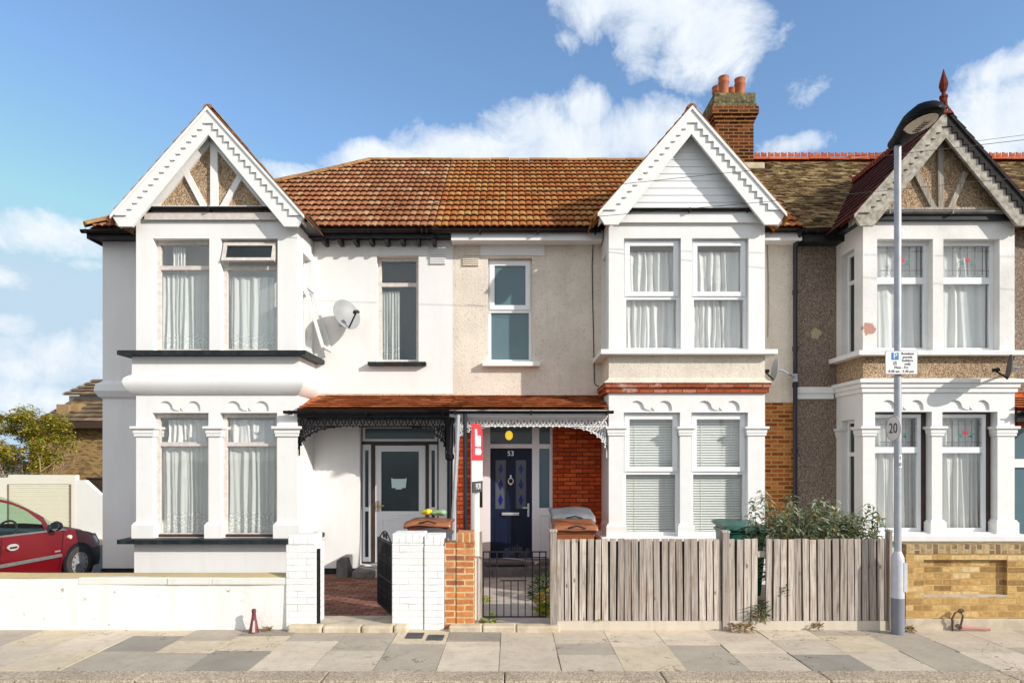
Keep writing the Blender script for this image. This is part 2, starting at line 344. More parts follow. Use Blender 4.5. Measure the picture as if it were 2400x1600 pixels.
class MB:
    def __init__(s): s.v = []; s.f = []; s.mi = []; s.uv = None
    def add(s, vs, fs, mi=0):
        o = len(s.v); s.v += [tuple(v) for v in vs]
        for f in fs: s.f.append([i + o for i in f]); s.mi.append(mi)
        return s
    def box(s, x0, x1, y0, y1, z0, z1, mi=0, T=None):
        vs = [(x, y, z) for z in (z0, z1) for y in (y0, y1) for x in (x0, x1)]
        if T: vs = [T(*v) for v in vs]
        return s.add(vs, [(0,2,3,1),(4,5,7,6),(0,1,5,4),(2,6,7,3),(0,4,6,2),(1,3,7,5)], mi)
    def prism(s, loops, a0, a1, axis='y', mi=0, T=None):
        """loops: [outer, hole, ...] 2-D polygons; extruded from a0 to a1"""
        if not isinstance(loops[0][0], (tuple, list)): loops = [loops]
        tris = tessellate_polygon([[Vector((p[0], p[1], 0)) for p in l] for l in loops])
        flat = [p for l in loops for p in l]; n = len(flat)
        def mk(p, a):
            if axis == 'y': q = (p[0], a, p[1])
            elif axis == 'x': q = (a, p[0], p[1])
            else: q = (p[0], p[1], a)
            return T(*q) if T else q
        vs = [mk(p, a0) for p in flat] + [mk(p, a1) for p in flat]
        fs = [tuple(t) for t in tris] + [tuple(i + n for i in t) for t in tris]
        o = 0
        for l in loops:
            m = len(l)
            for i in range(m): fs.append((o + i, o + (i + 1) % m, o + (i + 1) % m + n, o + i + n))
            o += m
        return s.add(vs, fs, mi)
    def tube(s, pts, r, n=6, mi=0, closed=False):
        pts = [Vector(p) for p in pts]; m = len(pts); vs = []
        rs = r if isinstance(r, (list, tuple)) else [r] * m
        for i, p in enumerate(pts):
            if closed: d = pts[(i + 1) % m] - pts[i - 1]
            else: d = pts[min(i + 1, m - 1)] - pts[max(i - 1, 0)]
            d.normalize()
            up = Vector((0, 0, 1)) if abs(d.z) < 0.9 else Vector((0, 1, 0))
            a = d.cross(up).normalized(); b = d.cross(a)
            for k in range(n):
                t = 2 * pi * k / n + pi / n
                vs.append(p + (a * cos(t) + b * sin(t)) * rs[i])
        fs = []
        for i in range(m if closed else m - 1):
            j = (i + 1) % m
            for k in range(n): fs.append((i*n+k, i*n+(k+1)%n, j*n+(k+1)%n, j*n+k))
        if not closed: fs += [tuple(range(n)), tuple(range((m-1)*n, m*n))]
        return s.add(vs, fs, mi)
    def lathe(s, c, prof, n=16, mi=0, T=None):
        vs = []; fs = []
        for r, z in prof:
            for k in range(n):
                a = 2 * pi * k / n; q = (c[0] + r * cos(a), c[1] + r * sin(a), c[2] + z)
                vs.append(T(*q) if T else q)
        for i in range(len(prof) - 1):
            for k in range(n): fs.append((i*n+k, i*n+(k+1)%n, (i+1)*n+(k+1)%n, (i+1)*n+k))
        fs += [tuple(range(n)), tuple(range((len(prof)-1)*n, len(prof)*n))]
        return s.add(vs, fs, mi)
    def uband(s, prof, xL, xR, yF, yB, mi=0):
        vs = []; fs = []
        for o, z in prof: vs += [(xL-o, yB, z), (xL-o, yF-o, z), (xR+o, yF-o, z), (xR+o, yB, z)]
        for i in range(len(prof) - 1):
            for k in range(3): fs.append((i*4+k, i*4+k+1, i*4+5+k, i*4+4+k))
        return s.add(vs, fs, mi)
    def ring(s, prof, x0, x1, y0, y1, mi=0):
        vs = []; fs = []
        for o, z in prof: vs += [(x0-o, y1+o, z), (x0-o, y0-o, z), (x1+o, y0-o, z), (x1+o, y1+o, z)]
        n = len(prof)
        for i in range(n - 1):
            for k in range(4): fs.append((i*4+k, i*4+(k+1)%4, i*4+4+(k+1)%4, i*4+4+k))
        fs += [(0,1,2,3), tuple((n-1)*4+k for k in range(4))]
        return s.add(vs, fs, mi)
    def bar(s, p0, p1, w, y0, y1, mi=0):
        d = Vector((p1[0]-p0[0], p1[1]-p0[1])); d.normalize(); n = Vector((-d.y, d.x)) * w / 2
        return s.prism([(p0[0]+n.x, p0[1]+n.y), (p1[0]+n.x, p1[1]+n.y), (p1[0]-n.x, p1[1]-n.y), (p0[0]-n.x, p0[1]-n.y)], y0, y1, 'y', mi)
    def build(s, name, mats, parent=None, origin=None, smooth=False, bevel=0, recalc=True, angle=40):
        me = bpy.data.meshes.new(name)
        o = Vector(origin) if origin else Vector((0, 0, 0))
        me.from_pydata([Vector(v) - o for v in s.v], [], s.f)
        if not isinstance(mats, (list, tuple)): mats = [mats]
        for m in mats: me.materials.append(m)
        me.polygons.foreach_set('material_index', s.mi)
        if s.uv:
            u = me.uv_layers.new(name="UVMap")
            for l in me.loops: u.data[l.index].uv = s.uv[l.vertex_index]
        if recalc:
            bm = bmesh.new(); bm.from_mesh(me)
            bmesh.ops.recalc_face_normals(bm, faces=bm.faces[:]); bm.to_mesh(me); bm.free()
        if smooth:
            me.polygons.foreach_set('use_smooth', [True] * len(me.polygons))
            me.set_sharp_from_angle(angle=radians(angle))
        ob = bpy.data.objects.new(name, me); C.objects.link(ob)
        ob.location = o
        WL[ob.name] = Matrix.Translation(o)
        if parent is not None: par(ob, parent)
        if bevel:
            b = ob.modifiers.new("bevel", 'BEVEL'); b.width = bevel; b.segments = 2; b.limit_method = 'ANGLE'; b.angle_limit = radians(50)
        return ob
def par(ob, parent):
    ob.parent = parent
    ob.matrix_parent_inverse = WL[parent.name].inverted()
def thing(name, label, cat, loc, group=None, rz=0):
    o = bpy.data.objects.new(name, None); C.objects.link(o)
    o.location = loc; o.rotation_euler = (0, 0, rz); o.empty_display_size = 0.3
    WL[o.name] = Matrix.Translation(Vector(loc)) @ Matrix.Rotation(rz, 4, 'Z')
    return tag(o, label, cat, group)
def tag(o, label, cat, group=None):
    o['label'] = label; o['category'] = cat
    if group: o['group'] = group
    return o
def struct(o): o['kind'] = 'structure'; return o
def rect(x0, x1, z0, z1): return [(x0, z0), (x1, z0), (x1, z1), (x0, z1)]
def rpx(a, b, c, d, Y): return (X(a, Y), X(b, Y), Z(d, Y), Z(c, Y))       # px left, right, top, bottom -> x0,x1,z0,z1

# local frames for windows: x along the wall, y into the wall, z up
def TF(x0, y0, z0): return lambda x, y, z: (x0 + x, y0 + y, z0 + z)
def TL(x0, y0, z0): return lambda x, y, z: (x0 + y, y0 - x, z0 + z)       # wall looking to -X
def TR(x0, y0, z0): return lambda x, y, z: (x0 - y, y0 + x, z0 + z)       # wall looking to +X

def curtain(T, x0, x1, z0, z1, y, mat, parent, folds=9, amp=0.018, seed=0, name='curtain', gather=0.0):
    rnd = random.Random(seed); n = 64; rows = 7; mb = MB(); mb.uv = []
    ph = [rnd.uniform(0, 6.28) for _ in range(4)]; fr = [folds, folds * 1.7, folds * 0.45, folds * 2.9]
    for j in range(rows + 1):
        t = j / rows
        for i in range(n + 1):
            u = i / n
            q = u + 0.012 * sin(6.28 * (u * 2.3 + t * 0.7) + ph[0]) + gather * sin(pi * u * 2 + ph[1]) * (1 - t) * 0.05
            d = sum(sin(6.28 * f * (q + 0.05 * sin(5 * q + ph[2]) + 0.02 * sin(13 * q + ph[3])) + p + t * 0.8 * k) / (1 + 0.7 * k) for k, (f, p) in enumerate(zip(fr, ph)))
            mb.v.append(T(x0 + (x1 - x0) * u, y + amp * d * (0.65 + 0.35 * (1 - t)), z0 + (z1 - z0) * t)); mb.uv.append((u, t))
    for j in range(rows):
        for i in range(n): mb.f.append([j*(n+1)+i, j*(n+1)+i+1, (j+1)*(n+1)+i+1, (j+1)*(n+1)+i]); mb.mi.append(0)
    return mb.build(name, mat, parent, smooth=True, recalc=False, angle=180)

def pane(T, x0, x1, z0, z1, y, mat, parent):
    mb = MB(); mb.box(x0, x1, y, y + 0.006, z0, z1, 0, T)
    return mb.build('pane', mat, parent)

def window(parent, T, w, h, fw=0.06, tr=None, tw=0.05, fmat=None, gmat=None, gtop=None, sash=0, cur=None, name='window', d=0.06, skip_top=False, bead=0.0):
    """frame + transom at height tr; cur: list of (kind, x0, x1, z0, z1, seed)"""
    mb = MB()
    loops = [rect(0, w, 0, h)]
    if tr:
        loops.append(rect(fw, w - fw, fw, tr - tw/2)); loops.append(rect(fw, w - fw, tr + tw/2, h - fw))
    else: loops.append(rect(fw, w - fw, fw, h - fw))
    mb.prism(loops, 0, d, 'y', 0, T)
    fr = mb.build(name, fmat, parent, bevel=0.004)
    if sash and tr:                      # opening light in its own frame, standing proud
        s = MB(); a = fw * 0.55
        s.prism([rect(a, w - a, tr - tw*0.1, h - a), rect(a + sash, w - a - sash, tr - tw*0.1 + sash, h - a - sash)], -0.022, 0.03, 'y', 0, T)
        s.build('casement', fmat, fr, bevel=0.004)
        pane(T, a + sash, w - a - sash, tr - tw*0.1 + sash, h - a - sash, 0.012, gtop or gmat, fr)
    elif tr and not skip_top: pane(T, fw, w - fw, tr + tw/2, h - fw, d*0.5, gtop or gmat, fr)
    if tr: pane(T, fw, w - fw, fw, tr - tw/2, d*0.5, gmat, fr)
    else: pane(T, fw, w - fw, fw, h - fw, d*0.5, gmat, fr)
    for i, c in enumerate(cur or []):
        kind, a, b, z0, z1, seed = c
        if kind == 'blind':
            m = MB(); k = int((z1 - z0) / 0.042)
            for q in range(k):
                zz = z0 + (q + 0.5) * (z1 - z0) / k
                vs = [T(a, 0.095, zz - 0.017), T(b, 0.095, zz - 0.017), T(b, 0.118, zz + 0.019), T(a, 0.118, zz + 0.019)]
                m.add(vs, [(0,1,2,3)])
            m.box(a, b, 0.09, 0.13, z1, z1 + 0.04, 0, T)
            for xx in (a + (b-a)*0.2, a + (b-a)*0.8): m.box(xx - 0.004, xx + 0.004, 0.092, 0.095, z0, z1, 0, T)
            m.build('venetian_blind', BLIND, fr, recalc=False)
        else:
            curtain(T, a, b, z0, z1, 0.12 if kind != 'far' else 0.2, NET if kind == 'net' else CURT, fr, (6, 8, 5, 7)[seed % 4] if seed < 30 else 3.2, 0.024 if kind == 'net' else 0.026, seed)
    return fr

def tiles(mb, O, U, V, N, rows, gauge, tw, lim, prof='flat', thick=0.02, amp=0.03, jit=0.0, seg=8, gap=0.004, seed=1, mi=0, lip=0.014):
    """courses of roof tiles; lim(row) gives the start and end along U; every tile is its own island"""
    rnd = random.Random(seed); O, U, V, N = map(Vector, (O, U, V, N))
    for r in range(rows):
        a, b = lim(r)
        if b - a < tw * 0.3: continue
        off = 0 if prof == 'roman' or r % 2 == 0 else tw / 2
        k0 = math.floor((a - off) / tw); k1 = math.ceil((b - off) / tw)
        for k in range(k0, k1):
            u0 = max(a, off + k * tw + gap/2); u1 = min(b, off + (k + 1) * tw - gap/2)
            if u1 - u0 < tw * 0.12: continue
            j1 = rnd.uniform(-1, 1) * jit; j2 = rnd.uniform(0, 1) * jit; tl = rnd.uniform(-1, 1) * jit * 0.6
            vs = []; sg = seg if prof == 'roman' else 1
            for i in range(sg + 1):
                t = i / sg; u = u0 + (u1 - u0) * t
                tt = ((u - off) / tw) % 1.0 if 0 < i < sg else (0.0 if i == 0 else 1.0)
                h = amp * math.sqrt(max(0, sin(pi * tt))) if prof == 'roman' else tl * (t - 0.5)
                lo = O + U * u + V * (r * gauge + j1); hi = O + U * u + V * ((r + 1) * gauge + 0.03)
                vs += [lo + N * (thick + h + j2 - lip), lo + N * (thick + h + j2), hi + N * (h * 0.9)]
            fs = []
            for i in range(sg): fs += [(i*3, i*3+3, i*3+4, i*3+1), (i*3+1, i*3+4, i*3+5, i*3+2)]
            fs += [(0, 1, 2), (sg*3, sg*3+2, sg*3+1)]
            mb.add(vs, fs, mi)

def ridge(mb, p0, p1, r=0.11, L=0.33, n=8, crest=False, seed=0):
    p0, p1 = Vector(p0), Vector(p1); d = p1 - p0; ln = d.length; d.normalize()
    k = max(1, round(ln / L)); rnd = random.Random(seed)
    side = d.cross(Vector((0,0,1))).normalized(); up = side.cross(d)
    for i in range(k):
        a = p0 + d * (ln * i / k + 0.006); b = p0 + d * (ln * (i + 1) / k - 0.006); q = rnd.uniform(-0.008, 0.008)
        vs = []
        for p in (a, b):
            for j in range(n + 1):
                t = pi * j / n; vs.append(p + side * cos(t) * r + up * (sin(t) * r * 0.8 - 0.03 + q))
        fs = [(j, j+1, n+2+j, n+1+j) for j in range(n)] + [tuple(range(n+1)), tuple(range(n+1, 2*n+2))]
        mb.add(vs, fs)
        if crest:
            for c in range(3):
                e = a.lerp(b, (c + 0.5) / 3); w = (b - a) / 3 * 0.42
                vs = [e - w + up*r*0.7, e + w + up*r*0.7, e + w*0.9 + up*(r+0.05), e + w*0.2 + up*(r+0.03), e - w*0.9 + up*(r+0.06)]
                vs = [v + side*0.012 for v in vs] + [v - side*0.012 for v in vs]
                mb.add(vs, [(0,1,2,3,4), (5,6,7,8,9)] + [(j,(j+1)%5,(j+1)%5+5,j+5) for j in range(5)])

MF, BF = 11.9, 11.0          # depth of the main front and of the bay fronts
EY, EZ, RY, RZ = 11.6, 6.065, 15.0, 8.737      # eaves line and ridge of the main roof
SL = math.hypot(RY - EY, RZ - EZ); RV = Vector((0, RY - EY, RZ - EZ)) / SL; RN = Vector((0, -RV.z, RV.y))
def roofY(z): return EY + (z - EZ) * (RY - EY) / (RZ - EZ)

def front_wall(mb, x0, x1, z0, z1, y0, y1, holes=(), mi=0):
    mb.prism([rect(x0, x1, z0, z1)] + [rect(*h) for h in holes], y0, y1, 'y', mi)
def side_wall(mb, x0, x1, y0, y1, z0, z1, holes=(), mi=0):
    mb.prism([rect(y0, y1, z0, z1)] + [rect(*h) for h in holes], x0, x1, 'x', mi)

def lobes(x0, x1, z0, h):
    """sunk tympanum with two lobes and a cusp above a window"""
    w = x1 - x0; out = []
    def pts(a, b, tail):
        p = [(a, z0)]
        for k in range(0, 9):
            t = pi - pi * k / 8
            p.append((a + (b-a)/2 + (b-a)/2*cos(t), z0 + h*0.32 + h*0.68*sin(t)))
        if tail: p += [(b + w*0.05, z0 + h*0.12), (b + w*0.12, z0 + h*0.03), (b + w*0.115, z0)]
        else: p.append((b, z0))
        return p[::-1]
    out.append(pts(x0 + w*0.10, x0 + w*0.36, True))
    out.append([(x0 + w*0.62, z0), (x0 + w*0.535, z0), (x0 + w*0.49, z0 + h*0.33), (x0+w*0.52, z0+h*0.1)][::-1][:3] if False else [(x0+w*0.485, z0), (x0+w*0.55, z0), (x0+w*0.49, z0+h*0.36)])
    out.append(pts(x0 + w*0.60, x0 + w*0.855, False))
    return out

def capitals(mb, x0, x1, zt, zb, y0, y1, o=0.05):
    h = zt - zb
    mb.ring([(0, zb), (o*0.35, zb), (o*0.35, zb+h*0.26), (o*0.5, zb+h*0.30), (o*0.5, zb+h*0.58), (o*0.75, zb+h*0.66), (o, zb+h*0.74), (o, zt-0.004), (0, zt)], x0, x1, y0, y1)
def bases(mb, x0, x1, zt, zb, y0, y1, o=0.045):
    mb.ring([(o, zb), (o, zt-0.05), (o*0.7, zt-0.035), (o*0.5, zt-0.012), (0, zt)], x0, x1, y0, y1)

def gable(root, ax, az, hw, r, yb, yw, board, infill, stairs_n=14, zbase=None, layer_mat=None, dark_side=None, dv=0.44, kick=0.0):
    """bargeboards at yb, gable face at yw"""
    sl = r / hw
    for sgn in (-1, 1):
        P = lambda x, z: (ax + sgn * x, az + z)
        mb = MB()
        bt = (hw - 0.11, -r - 0.17); bi = (hw - 0.33, -r - 0.17)
        mb.prism([P(0, 0), P(hw, -r), P(*bt), P(*bi), P(0.0, -dv - 0.0)], yb, yb + 0.05, 'y')
        bb = mb.build('bargeboard', board, root)
        up = MB(); pts = [P(0.0, 0.0), P(hw - 0.02, -r + 0.02)]
        st = []; n = int((hw - 0.15) / 0.088)
        for i in range(n):
            x = i * 0.088; z = -0.27 - x * sl
            st += [(x, z), (x + 0.088, z)]
        st = [(0.0, -0.27)] + st[1:] + [(hw - 0.07, st[-1][1])]
        pts += [P(*q) for q in st[::-1]]
        up.prism(pts, yb - 0.028, yb - 0.002, 'y')
        up.build('stepped_moulding', dark_side if dark_side and sgn > 0 else (layer_mat or board), bb)
        m = MB(); m.prism([P(0, 0.0), P(hw + 0.01, -r - 0.0), P(hw + 0.01, -r - 0.055), P(0, -0.06)], yb - 0.05, yb - 0.03, 'y')
        m.build('verge_trim', dark_side if dark_side and sgn > 0 else (layer_mat or board), bb)
        s = MB(); s.prism([P(0, -0.06), P(hw - 0.03, -r - 0.03), P(hw - 0.03, -r - 0.13), P(0, -0.17)], yb + 0.052, yw - 0.002, 'y')
        s.build('soffit', board, bb)
    zb = zbase; xb = (az - zb - 0.17) / sl
    f = MB(); f.prism([(ax - xb, zb), (ax + xb, zb), (ax, az - 0.17)], yw, yw + 0.12, 'y')
    return f.build('gable_wall', infill, root)

def gable_roof(root, ax, az, hw, r, yb, mat, ridge_mat, name='gable_roof', crest=False, yv=None, gauge=0.2, tw=0.165, extra=0.10):
    sl = r / hw; L = math.hypot(hw, r); k = (L + extra) / L
    mb = MB()
    for sgn in (-1, 1):
        V = Vector((-sgn * hw, 0, r)) / L; N = Vector((sgn * r, 0, hw)) / L
        O = Vector((ax + sgn * hw * k, 0, az - r * k)) + N * 0.012
        rows = int((L + extra) / gauge)
        g = (L + extra) / rows
        def lim(i):
            z = az - r * k + (i + 1) * g * r / L
            return (yb - 0.04, max(yb + 0.3, roofY(z) + 0.12))
        tiles(mb, O, (0, 1, 0), V, N, rows, g, tw, lim, 'flat', 0.018, jit=0.004, seed=int(ax * 10))
        zt = az - r * k
        mb.prism([(ax + sgn*0.0, az), (ax + sgn*hw*k, az - r*k), (ax + sgn*hw*k, az - r*k - 0.015), (ax, az - 0.015)], yb - 0.035, yb + 0.3, 'y')
    o = mb.build(name, mat, root, recalc=False)
    rb = MB(); ridge(rb, (ax, yb - 0.02, az + 0.022), (ax, roofY(az) + 0.1, az + 0.022), 0.08, 0.30, crest=crest, seed=3)
    rb.build('ridge_tiles', ridge_mat, o)
    return o

# ================================================================== house at the street corner (white)
LH = thing('terraced_house', 'white rendered end house with half timbered gable and black sills', 'house', (-4.2, MF, 0), 'terraced houses in the row')
CH = thing('terraced_house', 'cream roughcast middle house with boarded white gable and navy front door', 'house', (2.0, MF, 0), 'terraced houses in the row')
PH = thing('terraced_house', 'brown pebbledashed house with grey timbered gable, red finial and rose leaded windows', 'house', (7.5, MF, 0), 'terraced houses in the row')

lx0, lx1 = -7.32, -1.06
bl, br = X(319, BF), -3.55
z_ = lambda py: Z(py, BF)
mw = rpx(883, 981, 599.5, 848, MF)                     # small first-floor window
dr = (X(843, MF), X(1028, MF), 0.16, Z(997, MF))       # door opening
mb = MB()
front_wall(mb, lx0, lx1, 0.10, 6.12, MF, MF + 0.24, [mw, dr])
side_wall(mb, lx0, lx0 + 0.24, MF + 0.24, 19, 0.10, 6.12)
# lower band bulge on the flank and front, left of the bay
mb.uband([(0, 3.12), (0.05, 3.16), (0.10, 3.26), (0.08, 3.38), (0, 3.44)], lx0, -6.0, MF, 16)
mb.prism([rect(X(857, MF), X(1003, MF), Z(599, MF), Z(577, MF))], MF - 0.02, MF, 'y')
wall = mb.build('wall', WHITE, LH)
m = MB(); m.uband([(0.0, -0.3), (0.02, -0.3), (0.02, 0.09), (0, 0.10)], lx0, lx1 + 0.0, MF, 19); m.build('plinth', SILLB, LH)
m = MB(); m.box(lx0 + .24, lx1 + 12.5, 19, 19.2, -0.2, 6.1); m.box(-1.10, -1.02, MF + .25, 19, 0, 6.1); m.box(lx0 + .24, lx1, MF + 0.25, 19, 2.95, 3.05); m.box(lx0 + .24, lx1, MF + .25, 19, -0.1, 0.0)
m.box(-3.3, -3.2, MF + .25, 19, 0, 6.1); m.box(-3.2, -1.1, 13.4, 13.5, 0, 6.1)
m.build('inner_walls', ROOM, LH)

# bay
def bay_upper(root, x0, x1, zb, zt, holes, mat, sideL=None, sideR=None):
    mb = MB(); front_wall(mb, x0, x1, zb, zt, BF, BF + 0.24, holes)
    side_wall(mb, x0, x0 + 0.24, BF + 0.24, MF, zb, zt, sideL or [])
    side_wall(mb, x1 - 0.24, x1, BF + 0.24, MF, zb, zt, sideR or [])
    mb.box(x0 + .24, x1 - .24, BF + .24, MF, zt - .1, zt)
    return mb.build('bay_wall', mat, root)
def bay_lower(root, x0, x1, zb, zt, holes, mat, lob=True, sideL=None, sideR=None, lobh=0.17):
    mb = MB(); loops = [rect(x0, x1, zb, zt)] + [rect(*h) for h in holes]
    fr = 0.03
    if lob:
        L2 = [rect(x0, x1, holes[0][3] + 0.004, zt)]
        for h in holes: L2 += lobes(h[0], h[1], h[3] + 0.028, lobh)
        mb.prism(L2, BF, BF + fr - 0.001, 'y')
        mb.prism([rect(x0, x1, zb, holes[0][3] + 0.004)] + [[(h[0], h[3] + 0.004), (h[0], h[2]), (h[1], h[2]), (h[1], h[3] + 0.004)] for h in []], BF + 0.5, BF + 0.5001, 'y') if False else None
        xs = [x0, holes[0][0], holes[0][1], holes[1][0], holes[1][1], x1]
        for a, b in ((0, 1), (2, 3), (4, 5)): mb.box(xs[a], xs[b], BF, BF + fr - 0.001, holes[0][2], holes[0][3] + 0.004)
        mb.box(x0, x1, BF, BF + fr - 0.001, zb, holes[0][2])
        mb.prism(loops, BF + fr, BF + 0.24, 'y')
    else: mb.prism(loops, BF, BF + 0.24, 'y')
    side_wall(mb, x0, x0 + 0.24, BF + 0.24, MF, zb, zt, sideL or [])
    side_wall(mb, x1 - 0.24, x1, BF + 0.24, MF, zb, zt, sideR or [])
    mb.box(x0 + .24, x1 - .24, BF + .24, MF, zt - .1, zt)
    return mb.build('bay_wall', mat, root)

uA = rpx(358.6, 490.7, 559, 824.4, BF); uB = rpx(516.7, 650.7, 559, 824.4, BF)
gA = rpx(357.3, 488.7, 967.6, 1259.7, BF); gB = rpx(515.5, 649.4, 967.6, 1259.7, BF)
sw = (11.30, 11.78, 3.86, 5.55)
bay_upper(LH, bl, br, z_(826), 6.02, [uA, uB], WHITE, sideR=[sw])
m = MB()
m.uband([(0, 3.102), (0.035, 3.12), (0.085, 3.17), (0.13, 3.24), (0.15, 3.31), (0.135, 3.37), (0.09, 3.41), (0.05, 3.43), (0.045, 3.46), (0.045, 3.735), (0, 3.74)], bl, br, BF, MF)
m.build('roll_moulding', WHITE, LH, smooth=True, angle=30)
m = MB(); m.uband([(0, z_(835.5)), (0.20, z_(835.5)), (0.20, z_(825)), (0, z_(823.5))], bl, br, BF, MF); m.build('sill', SILLB, LH)
bay_lower(LH, bl, br, 0.66, 3.10, [gA, gB], WHITE)
m = MB()
for a, b, y1 in ((bl, gA[0] , MF - .3), (gA[1], gB[0], BF + .2), (gB[1], br, MF - .3)):
    m = MB(); capitals(m, a, b, z_(998), z_(1022), BF, y1, 0.07); m.build('pilaster_capital', WHITE, LH)
    m = MB(); bases(m, a, b, z_(1222), z_(1260), BF, y1, 0.05); m.build('pilaster_base', WHITE, LH)
m = MB(); m.uband([(0, z_(1271)), (0.20, z_(1271)), (0.20, z_(1261)), (0, z_(1259.5))], bl, br, BF, MF); m.build('sill', SILLB, LH)
m = MB(); m.uband([(0, -0.1), (0.02, -0.1), (0.02, z_(1272)), (0, z_(1271))], bl, br, BF, MF); m.build('bay_plinth', WHITE, LH)
m = MB(); m.uband([(0, -0.2), (0.03, -0.2), (0.03, 0.10), (0, 0.11)], bl, br, BF, MF); m.build('plinth', SILLB, LH)
# bay windows
def fwin(root, r, yr, tr_py, Yp, **k):
    w, h = r[1] - r[0], r[3] - r[2]
    return window(root, TF(r[0], yr, r[2]), w, h, tr=(Z(tr_py, Yp) - r[2]) if tr_py else None, **k)
w_, h_ = uA[1] - uA[0], uA[3] - uA[2]
kw = dict(fw=0.065, tw=0.07, fmat=MAUVE, gmat=GLASS)
fwin(LH, uA, BF + .12, 623, BF, cur=[('net', 0.05, w_ - .16, 0.03, 1.33, 1), ('curt', 0.22, 0.42, 1.30, 1.80, 9)], **kw)
wb = fwin(LH, uB, BF + .12, 623, BF, cur=[('net', 0.05, w_ - .12, 0.03, 1.30, 2)], skip_top=True, **kw)
# its top light, pushed open
T0 = TF(uB[0], BF + .10, uB[3]); an = radians(17)
def TO(x, y, z):
    yy = y * cos(an) + z * sin(an); zz = -y * sin(an) + z * cos(an)
    return T0(x, yy, zz)
m = MB(); m.prism([rect(0.03, w_ - .03, -0.40, -0.06), rect(0.085, w_ - .085, -0.345, -0.115)], -0.03, 0.02, 'y', 0, TO)
cs = m.build('open_top_light', MAUVE, wb); pane(TO, 0.085, w_ - .085, -0.345, -0.115, 0, GLASSD, cs)
for r_, sd in ((gA, 3), (gB, 4)):
    fwin(LH, r_, BF + .12, 1040, BF, cur=[('net', 0.05, w_ - .03, 0.06, 1.50, sd), ('curt', 0.16 if sd == 3 else .06, w_ - .05, 1.52, 1.96, sd + 20)], **kw)
for r_ in (gA, gB):
    m = MB(); m.box(r_[0] + .06, r_[1] - .02, BF + .08, BF + .13, r_[2] + 0.002, r_[2] + .05); m.build('window_board', BROWNW, LH)
# side window of the bay: fixed frame and a light propped wide open
window(LH, TR(br - .10, sw[0], sw[2]), sw[1] - sw[0], sw[3] - sw[2], fw=0.05, tr=1.15, tw=.05, fmat=PAINT, gmat=GLASS, skip_top=False, cur=[('net', .05, .43, .04, 1.1, 8)])
a0 = (br + .02, 5.02); a1 = (X(761, 11.4), Z(817, 11.4))
m = MB(); d = Vector((a1[0]-a0[0], a1[1]-a0[1])); ln = d.length; d.normalize(); nn = Vector((-d.y, d.x))
def TS(x, y, z): return (a0[0] + d.x * z + nn.x * y, 11.27 + x, a0[1] + d.y * z + nn.y * y)
m.prism([rect(0, 0.54, 0, ln), rect(.05, .49, .05, ln - .05)], -0.022, 0.022, 'y', 0, TS)
cs = m.build('propped_side_light', PAINT, LH); pane(TS, .05, .49, .05, ln - .05, 0, GLASS, cs)
# small window
ww, hh = mw[1] - mw[0], mw[3] - mw[2]
fwin(LH, mw, MF + .13, 663, MF, fw=.06, tw=.07, fmat=MAUVE, gmat=GLASS, cur=[('net', .05, .37, .05, 1.32, 6)])
m = MB(); m.prism([rect(X(862, MF - .1), X(998, MF - .1), Z(856, MF - .1), Z(847.5, MF - .1))], MF - .12, MF + .12, 'y'); m.build('sill', SILLB, LH, bevel=.006)
def airbrick(root, a, b, c, d, mat):
    r = rpx(a, b, c, d, MF); m = MB(); m.prism([rect(*r)], MF - .012, MF - .002, 'y')
    for k in range(6):
        zz = r[2] + (k + .3) * (r[3] - r[2]) / 6; m.prism([rect(r[0] + .01, r[1] - .01, zz, zz + .018)], MF - .032, MF - .011, 'y')
    m.build('air_vent', mat, root)
airbrick(LH, 1007, 1045, 595, 620, WHITE); airbrick(CH, 1084, 1123, 597, 624, CREAM)

# door set of the corner house
def paneled(T, w, h, glassr, mat, gmat, panels, name, parent, d=0.045):
    m = MB(); m.prism([rect(0, w, 0, h)] + [rect(*g) for g in glassr], 0, d, 'y', 0, T)
    for q in panels:
        m.prism([rect(q[0], q[1], q[2], q[3]), rect(q[0] + .018, q[1] - .018, q[2] + .018, q[3] - .018)], -0.008, -0.001, 'y', 0, T)
    o = m.build(name, mat, parent, bevel=.004)
    for g in glassr: pane(T, *g, 0.02, gmat, o)
    return o
yd = MF + .14
m = MB()
O_ = lambda a, b, c, d: rpx(a, b, c, d, yd)
hole = lambda r: rect(*r)
m.prism([rect(X(841, yd), X(1030, yd), .14, Z(996, yd)), hole(O_(849, 1025, 1001, 1034)), hole(O_(849, 869.5, 1041, 1316)), hole(O_(879, 997, 1043.5, 1318)), hole(O_(1005, 1025, 1041, 1316))], yd, yd + .10, 'y')
m.build('door_frame', BROWNW, LH)
def light(root, a, b, c, d, y, glist, mat=UPVC, g=None, name='side_light'):
    r = rpx(a, b, c, d, y); T = TF(r[0], y + .012, r[2]); w, h = r[1] - r[0], r[3] - r[2]
    gl = [(x0 * w, x1 * w, z0 * h, z1 * h) for x0, x1, z0, z1 in glist]
    return paneled(T, w, h, gl, mat, g or DOORGL, [], name, root)
light(LH, 849, 1025, 1001, 1034, yd, [(.035, .965, .18, .95)], name='transom_light')
light(LH, 849, 869.5, 1041, 1316, yd, [(.30, .70, .04, .43), (.30, .70, .465, .95)])
light(LH, 1005, 1025, 1041, 1316, yd, [(.30, .70, .04, .43), (.30, .70, .465, .95)])
r = O_(879, 997, 1043.5, 1318); w, h = r[1] - r[0], r[3] - r[2]; T = TF(r[0], yd + .012, r[2])
dl = paneled(T, w, h, [(.11, .79, .93, 2.01)], UPVC, DOORGL, [(.12, .78, .12, .78), (.30, .58, .80, .87)], 'front_door', LH)
